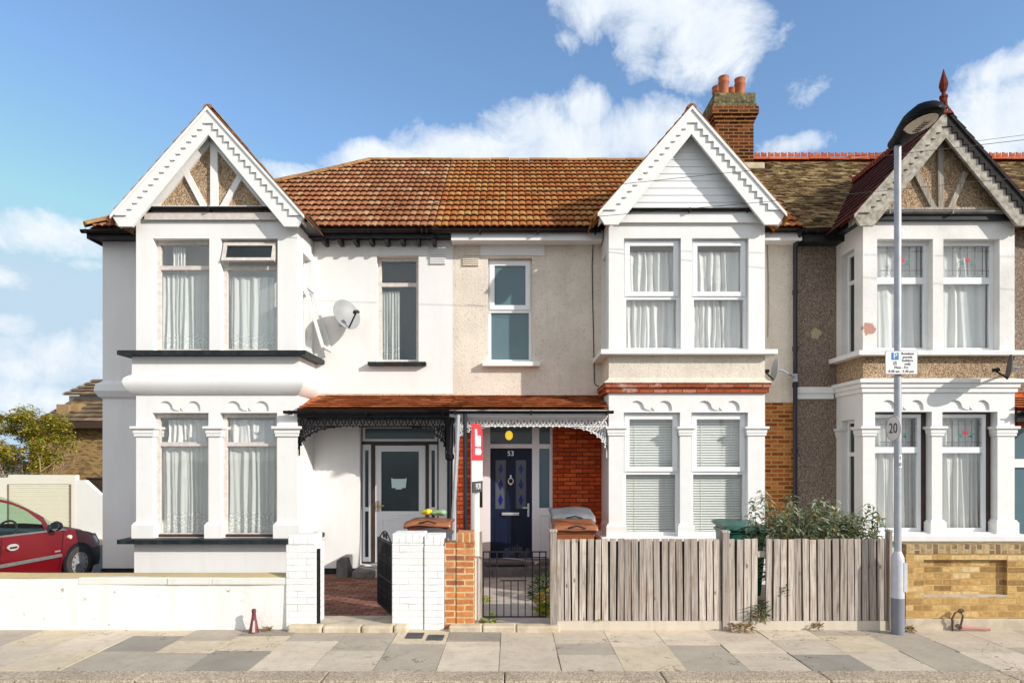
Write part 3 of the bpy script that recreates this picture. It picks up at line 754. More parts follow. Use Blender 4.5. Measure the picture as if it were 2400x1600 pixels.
m = MB(); m.box(.035, .065, -.02, 0, .93, 1.12, 0, T); m.box(.035, .17, -.055, -.035, 1.02, 1.045, 0, T); m.box(.04, .06, -.055, -.02, 1.02, 1.045, 0, T); m.build('handle', plain("brass", (.6,.42,.12), None, 4, .3, metal=1.0), dl)
m = MB(); m.prism([(.30, 1.35), (.55, 1.35), (.57, 1.53), (.53, 1.515), (.33, 1.515), (.29, 1.53)], .008, .014, 'y', 0, T); m.box(.37, .48, .008, .014, 1.325, 1.35, 0, T); m.build('paper_note', plain("note_paper", (.62,.80,.80), (.6,.76,.76), 3, .8), dl)

# eaves, gutter
def gutter(root, x0, x1, y, z, mat=GUT, r=.055, name='gutter'):
    m = MB(); n = 7; pts = [(y + r * cos(pi + pi * k / n), z + r * sin(pi + pi * k / n)) for k in range(n + 1)]
    m.prism(pts + [(q[0] * .0 + (y + (q[0] - y) * .86), z + (q[1] - z) * .86) for q in pts[::-1]], x0, x1, 'x')
    k = int((x1 - x0) / .9)
    for i in range(k + 1): xx = x0 + .1 + i * (x1 - x0 - .2) / max(1, k); m.box(xx - .012, xx + .012, y - r - .006, y + r + .05, z - r - .01, z + .004)
    return m.build(name, mat, root)
gutter(LH, br - .05, -1.38, EY - .05, EZ - .04)
m = MB(); m.box(br + .0, lx1 - .3, EY + .01, EY + .035, 5.90, 6.06)
for k in range(8): xx = -3.3 + k * .275; m.box(xx - .03, xx + .03, EY + .036, MF - .002, 5.83, 5.95)
m.box(br, lx1, EY + .04, MF, 5.955, 5.975)
m.build('eaves', BLACKP, LH)
m = MB(); m.box(lx0 - .10, bl - .1, EY + .01, EY + .035, 5.90, 6.05); m.box(lx0 - .10, bl, EY + .04, MF, 5.93, 5.95); m.box(lx0 - .12, lx0 - .09, EY + .04, 18.6, 5.90, 6.05); m.box(lx0 - .09, lx0, MF, 18.6, 5.93, 5.95)
m.build('eaves', BLACKP, LH)
gutter(LH, lx0 - .15, bl, EY - .05, EZ - .05)
# main roof
hx0, hx1 = lx0 - .09, -3.2; px_ = -1.36
m = MB(); rows = 15; g = SL / rows
hip = lambda r: hx0 + (hx1 - hx0) * (r + .4) / rows
tiles(m, (0, EY, EZ), (1, 0, 0), RV, RN, rows, g, .125, lambda r: (max(hip(r), -7.42), px_), 'roman', .042, .026, jit=.004, seed=5)
hv = Vector((hx1 - hx0, 0, RZ - EZ)); hl = hv.length; hv /= hl; hn = Vector((-hv.z, 0, hv.x))
tiles(m, (hx0, 0, EZ), (0, 1, 0), hv, hn, rows, hl / rows, .15, lambda r: (EY + (RY - EY) * (r + .4) / rows, 18.4 - (18.4 - RY) * r / rows), 'roman', .042, .026, seg=3, seed=6)
m.add([(hx0, EY + .05, EZ - .02), (hx1, RY, RZ - .03), (px_ + 8, RY, RZ - .03), (px_ + 8, EY + .05, EZ - .02), (hx0, 18.4, EZ - .02), (px_ + 8, 18.4, EZ - .02)], [(0, 1, 2, 3), (0, 4, 1), (4, 5, 2, 1)])
rf = m.build('roof', TILEL, LH, recalc=False)
m = MB(); ridge(m, (hx0 - .02, EY - .03, EZ + .05), (hx1, RY, RZ + .035), .105, .38, seed=2); ridge(m, (hx1, RY, RZ + .035), (px_, RY, RZ + .035), .105, .42, seed=4)
m.build('ridge_tiles', RIDGE, rf)
# gable
gw = gable(LH, -4.93, 7.75, 1.56, 1.76, 10.80, 11.02, PAINT, GABLEP, zbase=z_(487))
gable_roof(LH, -4.93, 7.75, 1.56, 1.76, 10.80, TILEL, RIDGE)
m = MB(); gY = 11.0; q = lambda px, py: (X(px, gY), Z(py, gY))
m.bar(q(503, 310), q(503, 487), .12, gY - .03, gY + .019); m.bar(q(433, 398), q(480, 487), .095, gY - .028, gY + .019); m.bar(q(571, 402), q(523, 487), .095, gY - .028, gY + .019)
m.bar(q(360, 485), q(495, 325), .13, gY - .026, gY + .019); m.bar(q(630, 485), q(497, 325), .13, gY - .026, gY + .019); m.prism([rect(X(345, gY), X(648, gY), Z(492, gY), Z(485, gY))], gY - .05, gY + .10, 'y')
m.build('gable_timbers', PAINT, gw)
gutter(LH, X(340, gY), X(652, gY), gY - .09, Z(491, gY), r=.045)
m = MB(); m.box(X(343, gY), X(652, gY), gY - .06, gY - .035, 5.98, 6.10); m.build('fascia', MAUVE, LH)
m = MB(); m.box(br - .02, br + .25, 10.9, 11.9, 5.93, 6.02); m.build('eaves', BLACKP, LH)

# ================================================================== cream house
cx0, cx1 = -1.06, 5.06
b0, b1 = 1.60, 4.18
cw = rpx(1143.6, 1247, 604.6, 848, MF)
cd = (X(1103, MF), X(1296, MF), .12, 2.62)
m = MB(); front_wall(m, cx0, cx1, 3.05, 6.12, MF, MF + .24, [cw]); m.build('wall', CREAM, CH)
m = MB()
m.prism([[(cx0, -.1), (cd[0], -.1), (cd[0], cd[3]), (cd[1], cd[3]), (cd[1], -.1), (b0 + .1, -.1), (b0 + .1, 3.05), (cx0, 3.05)]], MF, MF + .24, 'y')
m.build('brick_wall', REDBR, CH)
m = MB(); m.box(b1 - .1, cx1, MF, MF + .24, -.1, 3.30 - .245); m.build('brick_wall', STOCKBR, CH)
m = MB(); m.box(cx0 + .1, b0 + .3, 13.6, 13.7, 0, 6.1); m.box(b0 + .3, b0 + .4, MF + .25, 19, 0, 6.1); m.box(5.02, 5.1, MF + .25, 19, 0, 6.1); m.box(cx0 + .1, cx1, MF + .25, 19, 2.95, 3.02); m.box(cx0 + .1, cx1, MF + .25, 19, 0, .1); m.build('inner_walls', ROOM, CH)
uA = rpx(1462.5, 1596, 558, 820.5, BF); uB = rpx(1622, 1754.5, 558, 820.5, BF)
gA = rpx(1462, 1594, 966.7, 1255, BF); gB = rpx(1620.6, 1753, 966.7, 1255, BF)
sl_ = (11.32, 11.74, 3.86, 5.55)
bay_upper(CH, b0, b1, z_(822), 6.02, [uA, uB], PAINT, sideL=[sl_])
window(CH, TL(b0 + .08, sl_[1], sl_[2]), sl_[1] - sl_[0], sl_[3] - sl_[2], fw=.06, tr=.85, tw=.07, fmat=UPVC, gmat=GLASS, cur=[('curt', .06, .36, .05, 1.6, 5)])
m = MB(); m.uband([(0, z_(833)), (.155, z_(833)), (.155, z_(821.5)), (0, z_(820))], b0, b1, BF, MF); m.build('sill', PAINT, CH, bevel=.008)
m = MB(); m.uband([(0, z_(832)), (0, z_(885)), (.02, z_(890)), (.075, z_(895)), (.085, z_(897.5)), (0, z_(897.6))], b0, b1, BF, MF); m.build('apron', CREAM, CH)
m = MB(); m.uband([(0, z_(897.6)), (.075, z_(897.7)), (.075, z_(907.8)), (.055, z_(908)), (.055, z_(909.8)), (.05, z_(910)), (.05, z_(920)), (0, z_(921))], b0, b1, BF, MF); m.build('brick_band', BANDBR, CH)
bay_lower(CH, b0, b1, .66, z_(920.8), [gA, gB], PAINT)
m = MB()
for a, b, y1 in ((b0, gA[0] - .005, MF - .3), (gA[1], gB[0], BF + .1), (gB[1], b1, MF - .3)):
    m = MB(); capitals(m, a, b, z_(998.6), z_(1020), BF, y1, .055); m.build('pilaster_capital', PAINT, CH)
    m = MB(); bases(m, a, b, z_(1225.7), z_(1257), BF, y1, .045); m.build('pilaster_base', PAINT, CH)
m = MB(); m.uband([(0, z_(1268)), (.14, z_(1268)), (.14, z_(1257)), (0, z_(1255.5))], b0, b1, BF, MF); m.build('sill', PAINT, CH, bevel=.008)
m = MB(); m.uband([(0, -.1), (.01, -.1), (.01, z_(1268)), (0, z_(1267))], b0, b1, BF, MF); m.build('bay_plinth', PAINT, CH)
ku = dict(fw=.052, tw=.13, fmat=UPVC, gmat=GLASS, sash=.078, d=.07)
w_ = uA[1] - uA[0]
for r_, s_ in ((uA, 11), (uB, 13)):
    fwin(CH, r_, BF + .09, 690, BF, cur=[('curt', .06, w_ - .05, .02, .86, s_), ('curt', .06, w_ - .05, .92, 1.68, s_ + 1)], **ku)
for r_ in (gA, gB):
    fwin(CH, r_, BF + .09, 1103, BF, cur=[('blind', .05, w_ - .05, .05, 1.93, 0)], **ku)
fwin(CH, cw, MF + .10, 722, MF, fw=.055, tw=.13, fmat=UPVC, gmat=FROST, sash=.085, d=.07)
m = MB(); m.prism([rect(X(1130, MF - .1), X(1266, MF - .1), Z(858, MF - .1), Z(847.5, MF - .1))], MF - .13, MF + .1, 'y'); m.build('sill', PAINT, CH, bevel=.008)
m = MB(); m.prism([rect(X(1126, MF), X(1276, MF), Z(599, MF), Z(569, MF))], MF - .018, MF - .001, 'y'); m.build('lintel', PAINT, CH)
# fascia boards
def fascia(root, x0, x1, mat):
    m = MB(); m.box(x0, x1, EY + .02, EY + .045, 5.86, 6.03); m.box(x0, x1, EY + .045, MF, 5.865, 5.885); m.box(x0, x1, EY + .005, EY + .02, 5.86, 5.90); return m.build('fascia', mat, root)
fascia(CH, cx0, b0 - .02, PAINT); fascia(CH, b1 + .02, cx1, PAINT)
gutter(CH, px_ - .3, b0 - .05, EY - .05, EZ - .04); gutter(CH, b1 + .05, cx1 + .12, EY - .05, EZ - .04)
# roof
m = MB(); px2 = 5.08
tiles(m, (0, EY, EZ), (1, 0, 0), RV, RN, rows, g, .125, lambda r: (px_, px2), 'roman', .042, .026, jit=.003, seed=8)
rf = m.build('roof', TILEO, CH, recalc=False)
m = MB(); ridge(m, (px_, RY, RZ + .035), (4.3, RY, RZ + .035), .10, .42, seed=7); m.build('ridge_tiles', tile_mat("ridge_clay", [(0,(.34,.17,.09)),(1,(.48,.28,.15))]), rf)
ga = X(1621, 10.8)
gw = gable(CH, ga, 7.76, 1.52, 1.74, 10.80, 11.03, PAINT, PAINT, zbase=z_(490))
gable_roof(CH, ga, 7.76, 1.52, 1.74, 10.80, TILEO, RIDGE)
m = MB(); gz0 = Z(490, 11.0); n = 11; sl = 1.74 / 1.52
for k in range(n):
    z0 = gz0 + k * .118; z1 = z0 + .124; xa = (7.76 - .2 - z0) / sl; xb = max(.0, (7.76 - .2 - z1) / sl)
    if xa <= .03: break
    m.add([(ga - xa, 11.012, z0), (ga + xa, 11.012, z0), (ga + xb, 11.022, z1), (ga - xb, 11.022, z1), (ga - xa, 11.03, z0), (ga + xa, 11.03, z0)], [(0, 1, 2, 3), (0, 4, 5, 1)])
m.build('weatherboards', UPVC, gw, recalc=False)
gutter(CH, X(1462, 11), X(1762, 11), 10.91, Z(494, 11), r=.045)
m = MB(); m.box(X(1450, 11), X(1792, 11), 10.94, 10.965, Z(524, 11), Z(497, 11)); m.box(X(1450, 11), X(1792, 11), 10.966, 11.0, Z(524, 11), Z(519, 11)); m.build('fascia', PAINT, CH)
# door set
yc = MF + .10; O_ = lambda a, b, c, d: rpx(a, b, c, d, yc)
m = MB()
m.prism([rect(X(1104, yc), X(1298, yc), .26, 2.63), hole(O_(1149, 1247, 1001, 1040)), hole(O_(1264, 1289, 1001, 1040)), hole(O_(1264, 1288, 1051, 1190)), hole(O_(1149, 1247, 1050, 1312)), hole(O_(1121, 1131, 1062, 1189))], yc, yc + .09, 'y')
m.prism([hole(O_(1264, 1288, 1204, 1305)), rect(O_(1267, 1285, 1208, 1302)[0], O_(1267, 1285, 1208, 1302)[1], O_(1267, 1285, 1208, 1302)[2], O_(1267, 1285, 1208, 1302)[3])], yc - .012, yc - .001, 'y')
df = m.build('door_frame', UPVC, CH, bevel=.004)
for q in ((1149, 1247, 1001, 1040), (1264, 1289, 1001, 1040)): r = O_(*q); pane(TF(0, 0, 0), r[0], r[1], r[2], r[3], yc + .05, DOORGL, df)
r = O_(1264, 1288, 1051, 1190); pane(TF(0, 0, 0), r[0], r[1], r[2], r[3], yc + .05, FROST, df)
r = O_(1121, 1131, 1062, 1189); pane(TF(0, 0, 0), r[0], r[1], r[2], r[3], yc + .05, DOORGL, df)
NAVY = plain("navy_door", (.006, .012, .038), (.005, .010, .032), 5, .45, spec=.25)
r = O_(1149, 1247, 1050, 1312); w, h = r[1] - r[0] - .008, r[3] - r[2] - .006; T = TF(r[0] + .004, yc + .02, r[2] + .003)
g1, g2 = (.09, .28, .92, 1.80), (.455, .645, .92, 1.80)
nd_ = paneled(T, w, h, [g1, g2], NAVY, glass("door_leaded_glass", solid=(.10, .115, .15)), [(.08, .34, .12, .78), (.40, .66, .12, .78)], 'front_door', CH)
m = MB()
for gx in (.185, .55):
    for gz in (1.08, 1.36, 1.64): m.prism([(gx, gz - .10), (gx + .042, gz), (gx, gz + .10), (gx - .042, gz)], .012, .019, 'y', 0, T)
m.build('blue_diamonds', plain("blue_glass", (.010, .012, .20), None, 4, .15), nd_)
CHROME = plain("polished_steel", (.75, .75, .76), None, 4, .22, metal=.7)
m = MB(); m.box(.20, .52, -.03, -.001, .80, .855, 0, T); m.build('letter_plate', CHROME, nd_, bevel=.01)
m = MB(); m.box(.665, .70, -.02, -.001, .78, 1.02, 0, T); m.box(.58, .69, -.06, -.04, .93, .955, 0, T); m.box(.675, .692, -.05, -.02, .93, .955, 0, T); m.build('handle', CHROME, nd_)
m = MB(); pts = [T(.365 + .045 * cos(2 * pi * k / 16), -.014, 1.42 + .055 * sin(2 * pi * k / 16)) for k in range(16)]; m.tube(pts, .012, 6, closed=True); m.box(.352, .378, -.02, -.001, 1.46, 1.53, 0, T); m.box(.352, .378, -.02, -.001, 1.35, 1.385, 0, T); m.build('knocker', CHROME, nd_)

def text(s, size, mat, M, name, parent, ext=.002, align='CENTER'):
    cu = bpy.data.curves.new(name, 'FONT'); cu.body = s; cu.size = size; cu.extrude = ext; cu.align_x = align; cu.align_y = 'CENTER'; cu.resolution_u = 3
    t = bpy.data.objects.new(name + '_curve', cu); C.objects.link(t)
    me = bpy.data.meshes.new_from_object(t.evaluated_get(bpy.context.evaluated_depsgraph_get()))
    bpy.data.objects.remove(t)
    me.name = name; me.transform(M); me.materials.clear(); me.materials.append(mat)
    ob = bpy.data.objects.new(name, me); C.objects.link(ob); WL[ob.name] = Matrix.Identity(4)
    if parent is not None: par(ob, parent)
    return ob
RX = Matrix.Rotation(radians(90), 4, 'X')
text("53", .125, CHROME, Matrix.Translation(T(.365, -.004, 1.915)) @ RX, 'number', nd_)
# yellow lamp glowing behind the fanlight
m = MB(); lc = (X(1193, yc), yc + .005, Z(1020, yc)); m.lathe((0, 0, 0), [(.0, -.085), (.04, -.072), (.066, -.03), (.066, .03), (.04, .072), (0, .085)], 16, 0, lambda x, y, z: (lc[0] + x, lc[1] + y * .4 - .02, lc[2] + z))
YEL = plain("yellow_lamp", (.85, .60, .02), (.8, .52, .02), 3, .4)
yn = YEL.node_tree; pn = [n for n in yn.nodes if n.type == 'BSDF_PRINCIPLED'][0]; pn.inputs['Emission Color'].default_value = (1, .7, .05, 1); pn.inputs['Emission Strength'].default_value = .5
m.build('porch_lamp', YEL, CH, smooth=True, angle=80)
# steps and threshold
m = MB(); m.box(X(1103, 11.7), X(1300, 11.7), 11.35, 12.0, .0, .20); m.box(X(1108, 11.9), X(1298, 11.9), 11.62, 12.0, .20, .262); m.build('doorstep', STEPG, CH, bevel=.01)
m = MB(); m.box(-.45, .25, 11.40, 11.60, .202, .215); m.build('door_mat', BLACKP, CH)
# downpipes
m = MB(); m.tube([(5.02, 11.80, 6.0), (5.02, 11.80, .0)], .038, 10)
for zz in (5.0, 4.0, 3.36, 2.2, 1.0): m.tube([(5.02, 11.80, zz - .04), (5.02, 11.80, zz + .04)], .05, 10)
m.tube([(5.02, 11.57, 6.0), (5.02, 11.66, 5.92), (5.02, 11.80, 5.78)], .038, 8); m.build('downpipe', plain("navy_pipe", (.012, .014, .024), None, 5, .4), CH)
# drooping cable on the wall by the bay
def cable(root, pts, r, mat, name='cable'):
    m = MB(); m.tube(pts, r, 5); return m.build(name, mat, root)
cy = MF - .012
cable(CH, [(X(a, cy), cy, Z(b, cy)) for a, b in ((1408, 545), (1403, 560), (1390, 575), (1388, 620), (1389, 700), (1391, 780), (1392, 840), (1393, 895), (1397, 903), (1404, 905))], .008, BLACKP)
cable(CH, [(X(a, cy), cy, Z(b, cy)) for a, b in ((1798, 570), (1800, 640), (1800, 720), (1799, 790))], .008, plain("mauve_cable", (.3, .2, .2)))
# chimney
xc0, xc1, yk0, yk1 = 4.46, 5.30, 14.6, 15.5
m = MB(); m.box(xc0, xc1, yk0, yk1, 8.0, 9.42); m.build('chimney', CHIMBR, CH); chim = bpy.context.scene.objects[C.objects[-1].name]
m = MB()
for k, (o, za, zb) in enumerate(((.02, 9.422, 9.50), (.05, 9.50, 9.58), (.085, 9.58, 9.74), (.05, 9.74, 9.82), (.03, 9.82, 10.06))): m.box(xc0 - o, xc1 + o, yk0 - o, yk1 + o, za, zb - .002, 1 if k > 2 else 0)
m.build('corbelled_cap', [CHIMBR, CHIMTOP], chim)
for i, (px, Y) in enumerate(((1696, 14.85), (1734, 14.85), (1696, 15.25), (1731, 15.25))):
    x = X(px if i < 2 else px - 2, 14.85); m = MB(); hp = .5 if i % 2 == 0 else .46
    m.lathe((x, Y, 10.05), [(.12, 0), (.105, .02), (.105, hp - .16), (.12, hp - .13), (.12, hp - .10), (.105, hp - .08), (.115, hp - .03), (.12, hp), (.085, hp), (.08, hp - .2)], 16)
    m.build('chimney_pot', POT, chim, smooth=True, angle=50)
m = MB(); m.box(xc0 - .03, xc1 + .2, yk0 - .12, yk0 - .01, 8.36, 8.50); m.build('flashing', STONE, CH, bevel=.02)

# ================================================================== brown house
p0, p1 = 5.80, X(2378, BF)
m = MB(); front_wall(m, cx1, 12.5, 3.25, 6.12, MF, MF + .24); front_wall(m, cx1, p1 + .05, -.1, 3.25, MF, MF + .24); m.build('wall', BROWN, PH)
sL = (11.28, 11.72, 3.86, 5.62); sL2 = (11.28, 11.72, .78, 2.72)
uA = rpx(2056, 2186.5, 560, 822, BF); uB = rpx(2211, 2343, 560, 822, BF)
gA = rpx(2051, 2184, 965, 1247, BF); gB = rpx(2208.7, 2338, 965, 1247, BF)
PEEL = pebble("peeling_white_paint", [(0, (.79,.785,.775)), (1, (.80,.795,.785))], 30, .15, patch=((5.90, 11.0, 4.20), .10, (.50, .27, .22)))
bay_upper(PH, p0, p1, z_(824), 6.02, [uA, uB], PEEL, sideL=[sL])
m = MB(); m.uband([(0, z_(835)), (.14, z_(835)), (.14, z_(823.5)), (0, z_(822))], p0, p1, BF, MF); m.build('sill', WALLW, PH, bevel=.008)
m = MB(); m.uband([(0, z_(834)), (0, z_(888))], p0, p1, BF, MF); m.build('apron', GABLEP, PH)
m = MB(); m.uband([(0, z_(886)), (.09, z_(889)), (.09, z_(897)), (.055, z_(899)), (.055, z_(908)), (.03, z_(910)), (.03, z_(919)), (0, z_(921))], p0, p1, BF, MF)
m.box(cx1 + .04, p0 - .06, MF - .045, MF - .001, 3.22, 3.33); m.box(cx1 + .04, p0 - .06, MF - .025, MF - .001, 3.12, 3.218); m.build('cornice', PAINT, PH)
bay_lower(PH, p0, p1, .66, z_(919), [gA, gB], PAINT, sideL=[sL2])
m = MB()
for a, b, y1 in ((p0, gA[0] - .005, BF + .23), (gA[1], gB[0], BF + .1), (gB[1], p1, MF - .3)):
    m = MB(); capitals(m, a, b, z_(998), z_(1021), BF, y1, .06); m.build('pilaster_capital', PAINT, PH)
    m = MB(); bases(m, a, b, z_(1217), z_(1250), BF, y1, .045); m.build('pilaster_base', PAINT, PH)
m = MB(); capitals(m, p0, p0 + .2, z_(998), z_(1021), 11.74, MF - .02, .05); m.build('pilaster_capital', PAINT, PH)
m = MB(); m.uband([(0, z_(1266)), (.15, z_(1266)), (.15, z_(1251)), (0, z_(1249.5))], p0, p1, BF, MF); m.build('sill', PAINT, PH, bevel=.01)
m = MB(); m.uband([(0, -.1), (.01, -.1), (.01, z_(1266)), (0, z_(1265))], p0, p1, BF, MF); m.build('bay_plinth', PAINT, PH)
m = MB(); m.box(p0 + .3, p1 - .3, MF + .3, MF + .35, .2, 6.0)
m.build('inner_walls', ROOM, PH)
# windows with a rose in the leaded top lights
LEAD = plain("lead_came", (.10, .11, .12), None, 5, .5)
ROSE = plain("rose_glass", (.55, .06, .07), (.42, .03, .04), 20, .3)
LEAFG = plain("leaf_glass", (.03, .22, .17), None, 20, .3)
def leaded(fr, r, yr, py0, py1, a, b):
    q = rpx(a, b, py0, py1, yr); m = MB(); nx, nz = 6, 6
    for k in range(1, nx):
        xx = q[0] + k * (q[1] - q[0]) / nx; m.box(xx - .0035, xx + .0035, yr - .004, yr + .002, q[2], q[3])
    for k in (1, 5): zz = q[2] + k * (q[3] - q[2]) / nz; m.box(q[0], q[1], yr - .003, yr + .001, zz - .0035, zz + .0035)
    m.build('lead_strips', LEAD, fr)
    cx, cz = (q[0] + q[1]) / 2, (q[2] + q[3]) / 2 + .01; m = MB()
    for k in range(6):
        t = k * pi / 3 + .3; c = (cx + .022 * cos(t), cz + .022 * sin(t))
        m.prism([(c[0] + .022 * cos(s * pi / 4), c[1] + .022 * sin(s * pi / 4)) for s in range(8)], yr - .006 - k * .0005, yr - .0045 - k * .0005, 'y')
    m.prism([(cx + .02 * cos(s * pi / 4), cz + .02 * sin(s * pi / 4)) for s in range(8)], yr - .011, yr - .0098, 'y')
    m.build('rose', ROSE, fr)
    m = MB()
    for dx, dz, ln in ((-.06, -.03, -.10), (.06, -.02, .10), (-.05, -.06, -.07), (.05, -.065, .08)):
        x, z = cx + dx, cz + dz; m.prism([(x, z), (x + ln * .5, z + .022), (x + ln, z + .004), (x + ln * .5, z - .018)], yr - .0042, yr - .003, 'y')
    m.build('leaves', LEAFG, fr)
w_ = uA[1] - uA[0]
kp = dict(fw=.07, tw=.11, fmat=UPVC, gmat=GLASS, d=.06)
for r_, s_, lp in ((uA, 31, (2062, 2166)), (uB, 33, (2216, 2320))):
    fr = fwin(PH, r_, BF + .13, 653, BF, cur=[('curt', .06, w_ - .06, .05, 1.22, s_), ('curt', .06, w_ - .06, 1.25, 1.8, s_ + 1)], **kp)
    leaded(fr, r_, BF + .155, 578, 645, *lp)
for r_, s_, lp in ((gA, 35, (2062, 2154)), (gB, 37, (2217, 2308))):
    w2 = r_[1] - r_[0] - .10
    fr = window(PH, TF(r_[0], BF + .13, r_[2]), w2, r_[3] - r_[2] - .03, fw=.06, tr=Z(1054, BF) - r_[2], tw=.10, fmat=UPVC, gmat=GLASS, d=.06, cur=[('curt', .05, w2 * .75, .05, 1.32, s_), ('curt', w2 * .7, w2 - .03, .05, 1.32, s_ + 3), ('far', .05, w2 - .04, 1.4, 1.95, s_ + 1)])
    leaded(fr, r_, BF + .155, 984, 1046, *lp)
    m = MB(); m.prism([[(r_[0] + .001, r_[3] - .001), (r_[0] + .001, r_[3] - .028), (r_[1] - .098, r_[3] - .028), (r_[1] - .098, r_[2] + .001), (r_[1] - .001, r_[2] + .001), (r_[1] - .001, r_[3] - .001)]], BF + .16, BF + .22, 'y'); m.build('old_frame', BROWNW, PH)
for s_, tr in ((sL, 1.25), (sL2, 1.35)):
    window(PH, TL(p0 + .11, s_[1], s_[2]), s_[1] - s_[0], s_[3] - s_[2], fw=.055, tr=tr, tw=.07, fmat=PAINT, gmat=GLASSD, cur=[('curt', .05, .38, .05, 1.2, 40)])
gutter(PH, cx1 + .12, p0 - .15, EY - .05, EZ - .04)
m = MB(); m.box(cx1 + .03, p0 + .1, EY + .01, EY + .035, 5.84, 6.06); m.box(cx1 + .03, p0, EY + .04, MF, 5.85, 5.87); m.build('eaves', BLACKP, PH)
# roof: old plain tiles under moss
m = MB(); rw = 40; gp = SL / rw
tiles(m, (0, EY, EZ), (1, 0, 0), RV, RN, rw, gp, .165, lambda r: (px2, 13.0), 'flat', .016, jit=.012, seed=12)
m.add([(px2, EY + .05, EZ - .02), (px2, RY, RZ - .03), (13, RY, RZ - .03), (13, EY + .05, EZ - .02), (px2, 18.4, EZ - .02), (13, 18.4, EZ - .02)], [(0, 1, 2, 3), (4, 5, 2, 1)])
rf = m.build('roof', TILEM, PH, recalc=False)
m = MB(); ridge(m, (xc1, RY, RZ + .05), (13, RY, RZ + .05), .11, .44, crest=True, seed=9); m.build('ridge_tiles', CREST, rf)
pa = X(2217, 10.8)
gw = gable(PH, pa, 7.70, 1.50, 1.70, 10.80, 11.02, OLDB, GABLEP, zbase=z_(490), layer_mat=OLDB, dark_side=OLDWD)
gr = gable_roof(PH, pa, 7.70, 1.50, 1.70, 10.80, TILER, CRESTD, crest=True)
q = lambda px, py: (X(px, gY), Z(py, gY)); m = MB()
m.bar(q(2202, 330), q(2204, 490), .095, gY - .03, gY + .019); m.bar(q(2142, 400), q(2188, 490), .085, gY - .028, gY + .019); m.bar(q(2262, 405), q(2226, 490), .085, gY - .028, gY + .019)
m.build('gable_timbers', OLDW, gw)
m = MB(); m.box(X(2062, gY), X(2390, gY), gY - .06, gY + .10, Z(494, gY), Z(489, gY)); m.build('gable_cill', OLDW, gw)
gutter(PH, X(2060, 11), X(2380, 11), 10.90, Z(500, 11), mat=plain("grey_gutter", (.20, .19, .17), (.12, .11, .10), 9, .6), r=.05)
m = MB(); m.box(p0 + .02, p1 + .2, 10.92, 10.99, Z(519, 11), Z(506, 11)); m.build('fascia', BLACKP, PH)
m = MB(); m.box(p0 - .14, p0, 10.86, 11.9, 5.95, 6.03); m.build('eaves', BLACKP, PH)
# finial
m = MB(); m.lathe((pa, 10.86, 7.72), [(.16, -.10), (.10, .0), (.062, .08), (.058, .20), (.07, .215), (.07, .24), (.035, .26), (.032, .31), (.05, .335), (.076, .42), (.068, .46), (.035, .57), (.006, .68)], 6)
m.build('finial', CRESTD, gr)
# edge of its porch, at the right
m = MB(); tiles(m, (p1, 10.95, 2.88), (1, 0, 0), Vector((0, 1, .3)).normalized(), Vector((0, -.3, 1)).normalized(), 5, .2, .165, lambda r: (0, 1.6), 'flat', .032, jit=.004, seed=4); m.build('porch_roof', TILEP, PH, recalc=False)
gutter(PH, p1 - .0, p1 + 1.6, 10.90, 2.84)
m = MB(); m.box(p1, p1 + 1.6, 10.95, 10.98, 2.66, 2.80); m.build('fascia', BLACKP, PH)
m = MB(); m.box(p1 + .14, p1 + .23, MF - .2, MF - .1, 0, 2.66); m.build('porch_post', plain("maroon_paint", (.16, .045, .05), None, 6, .5), PH)
m = MB(); m.box(p1 + .24, p1 + .36, MF - .18, MF - .1, .1, 2.6); m.box(p1 + .36, p1 + .9, MF - .18, MF - .1, 1.9, 2.05); m.build('door_frame', UPVC, PH)
m = MB(); m.box(p1 + .36, p1 + .9, MF - .14, MF - .13, .1, 2.6); m.build('pane', FROST, PH)
front = MB(); front.box(p1 + .06, 12.5, MF + .0, MF + .2, -.1, 3.25); front.build('brick_wall', REDBR, PH)

# ================================================================== porch over the two doors
PE, PZ0, PZ1 = 10.92, 2.885, 3.185        # eaves depth, eaves height, top height
pv = Vector((0, MF - PE, PZ1 - PZ0)); pl = pv.length; pv /= pl; pn_ = Vector((0, -pv.z, pv.y))
xs0, xsm, xs1 = br + .02, -1.03, b0 - .02
def porch(root, x0, x1, hipl, seed, fmat):
    m = MB(); n = 6
    tiles(m, (0, PE, PZ0), (1, 0, 0), pv, pn_, n, pl / n, .165, lambda r: (x0 + (.05 + .04 * r if hipl else 0), x1), 'flat', .034, jit=.004, seed=seed)
    m.add([(x0, PE + .03, PZ0 - .012), (x1, PE + .03, PZ0 - .012), (x1, MF, PZ1 - .012), (x0, MF, PZ1 - .012)], [(0, 1, 2, 3)])
    o = m.build('porch_roof', TILEP, root, recalc=False)
    m = MB(); m.box(x0, x1, PE + .04, PE + .07, 2.735, PZ0 - .03); m.box(x0, x1, PE + .07, MF, 2.74, 2.76); m.build('porch_fascia', fmat, o)
porch(LH, xs0 - .01, xsm, True, 21, BLACKP); porch(CH, xsm, xs1, False, 22, PAINT)
m = MB()
for k in range(9):
    x = xs0 + .02 + k * .3; 
    if x < xs1 - .1: m.box(x, min(x + .29, xs1), MF - .05, MF - .002, PZ1 - .015, PZ1 + .03)
m.build('porch_flashing', STONE, LH, bevel=.01)
gutter(LH, X(665, PE - .06), xsm, PE - .055, PZ0 - .05, r=.05, name='porch_gutter'); gutter(CH, xsm, X(1438, PE - .06), PE - .055, PZ0 - .05, r=.05, name='porch_gutter')

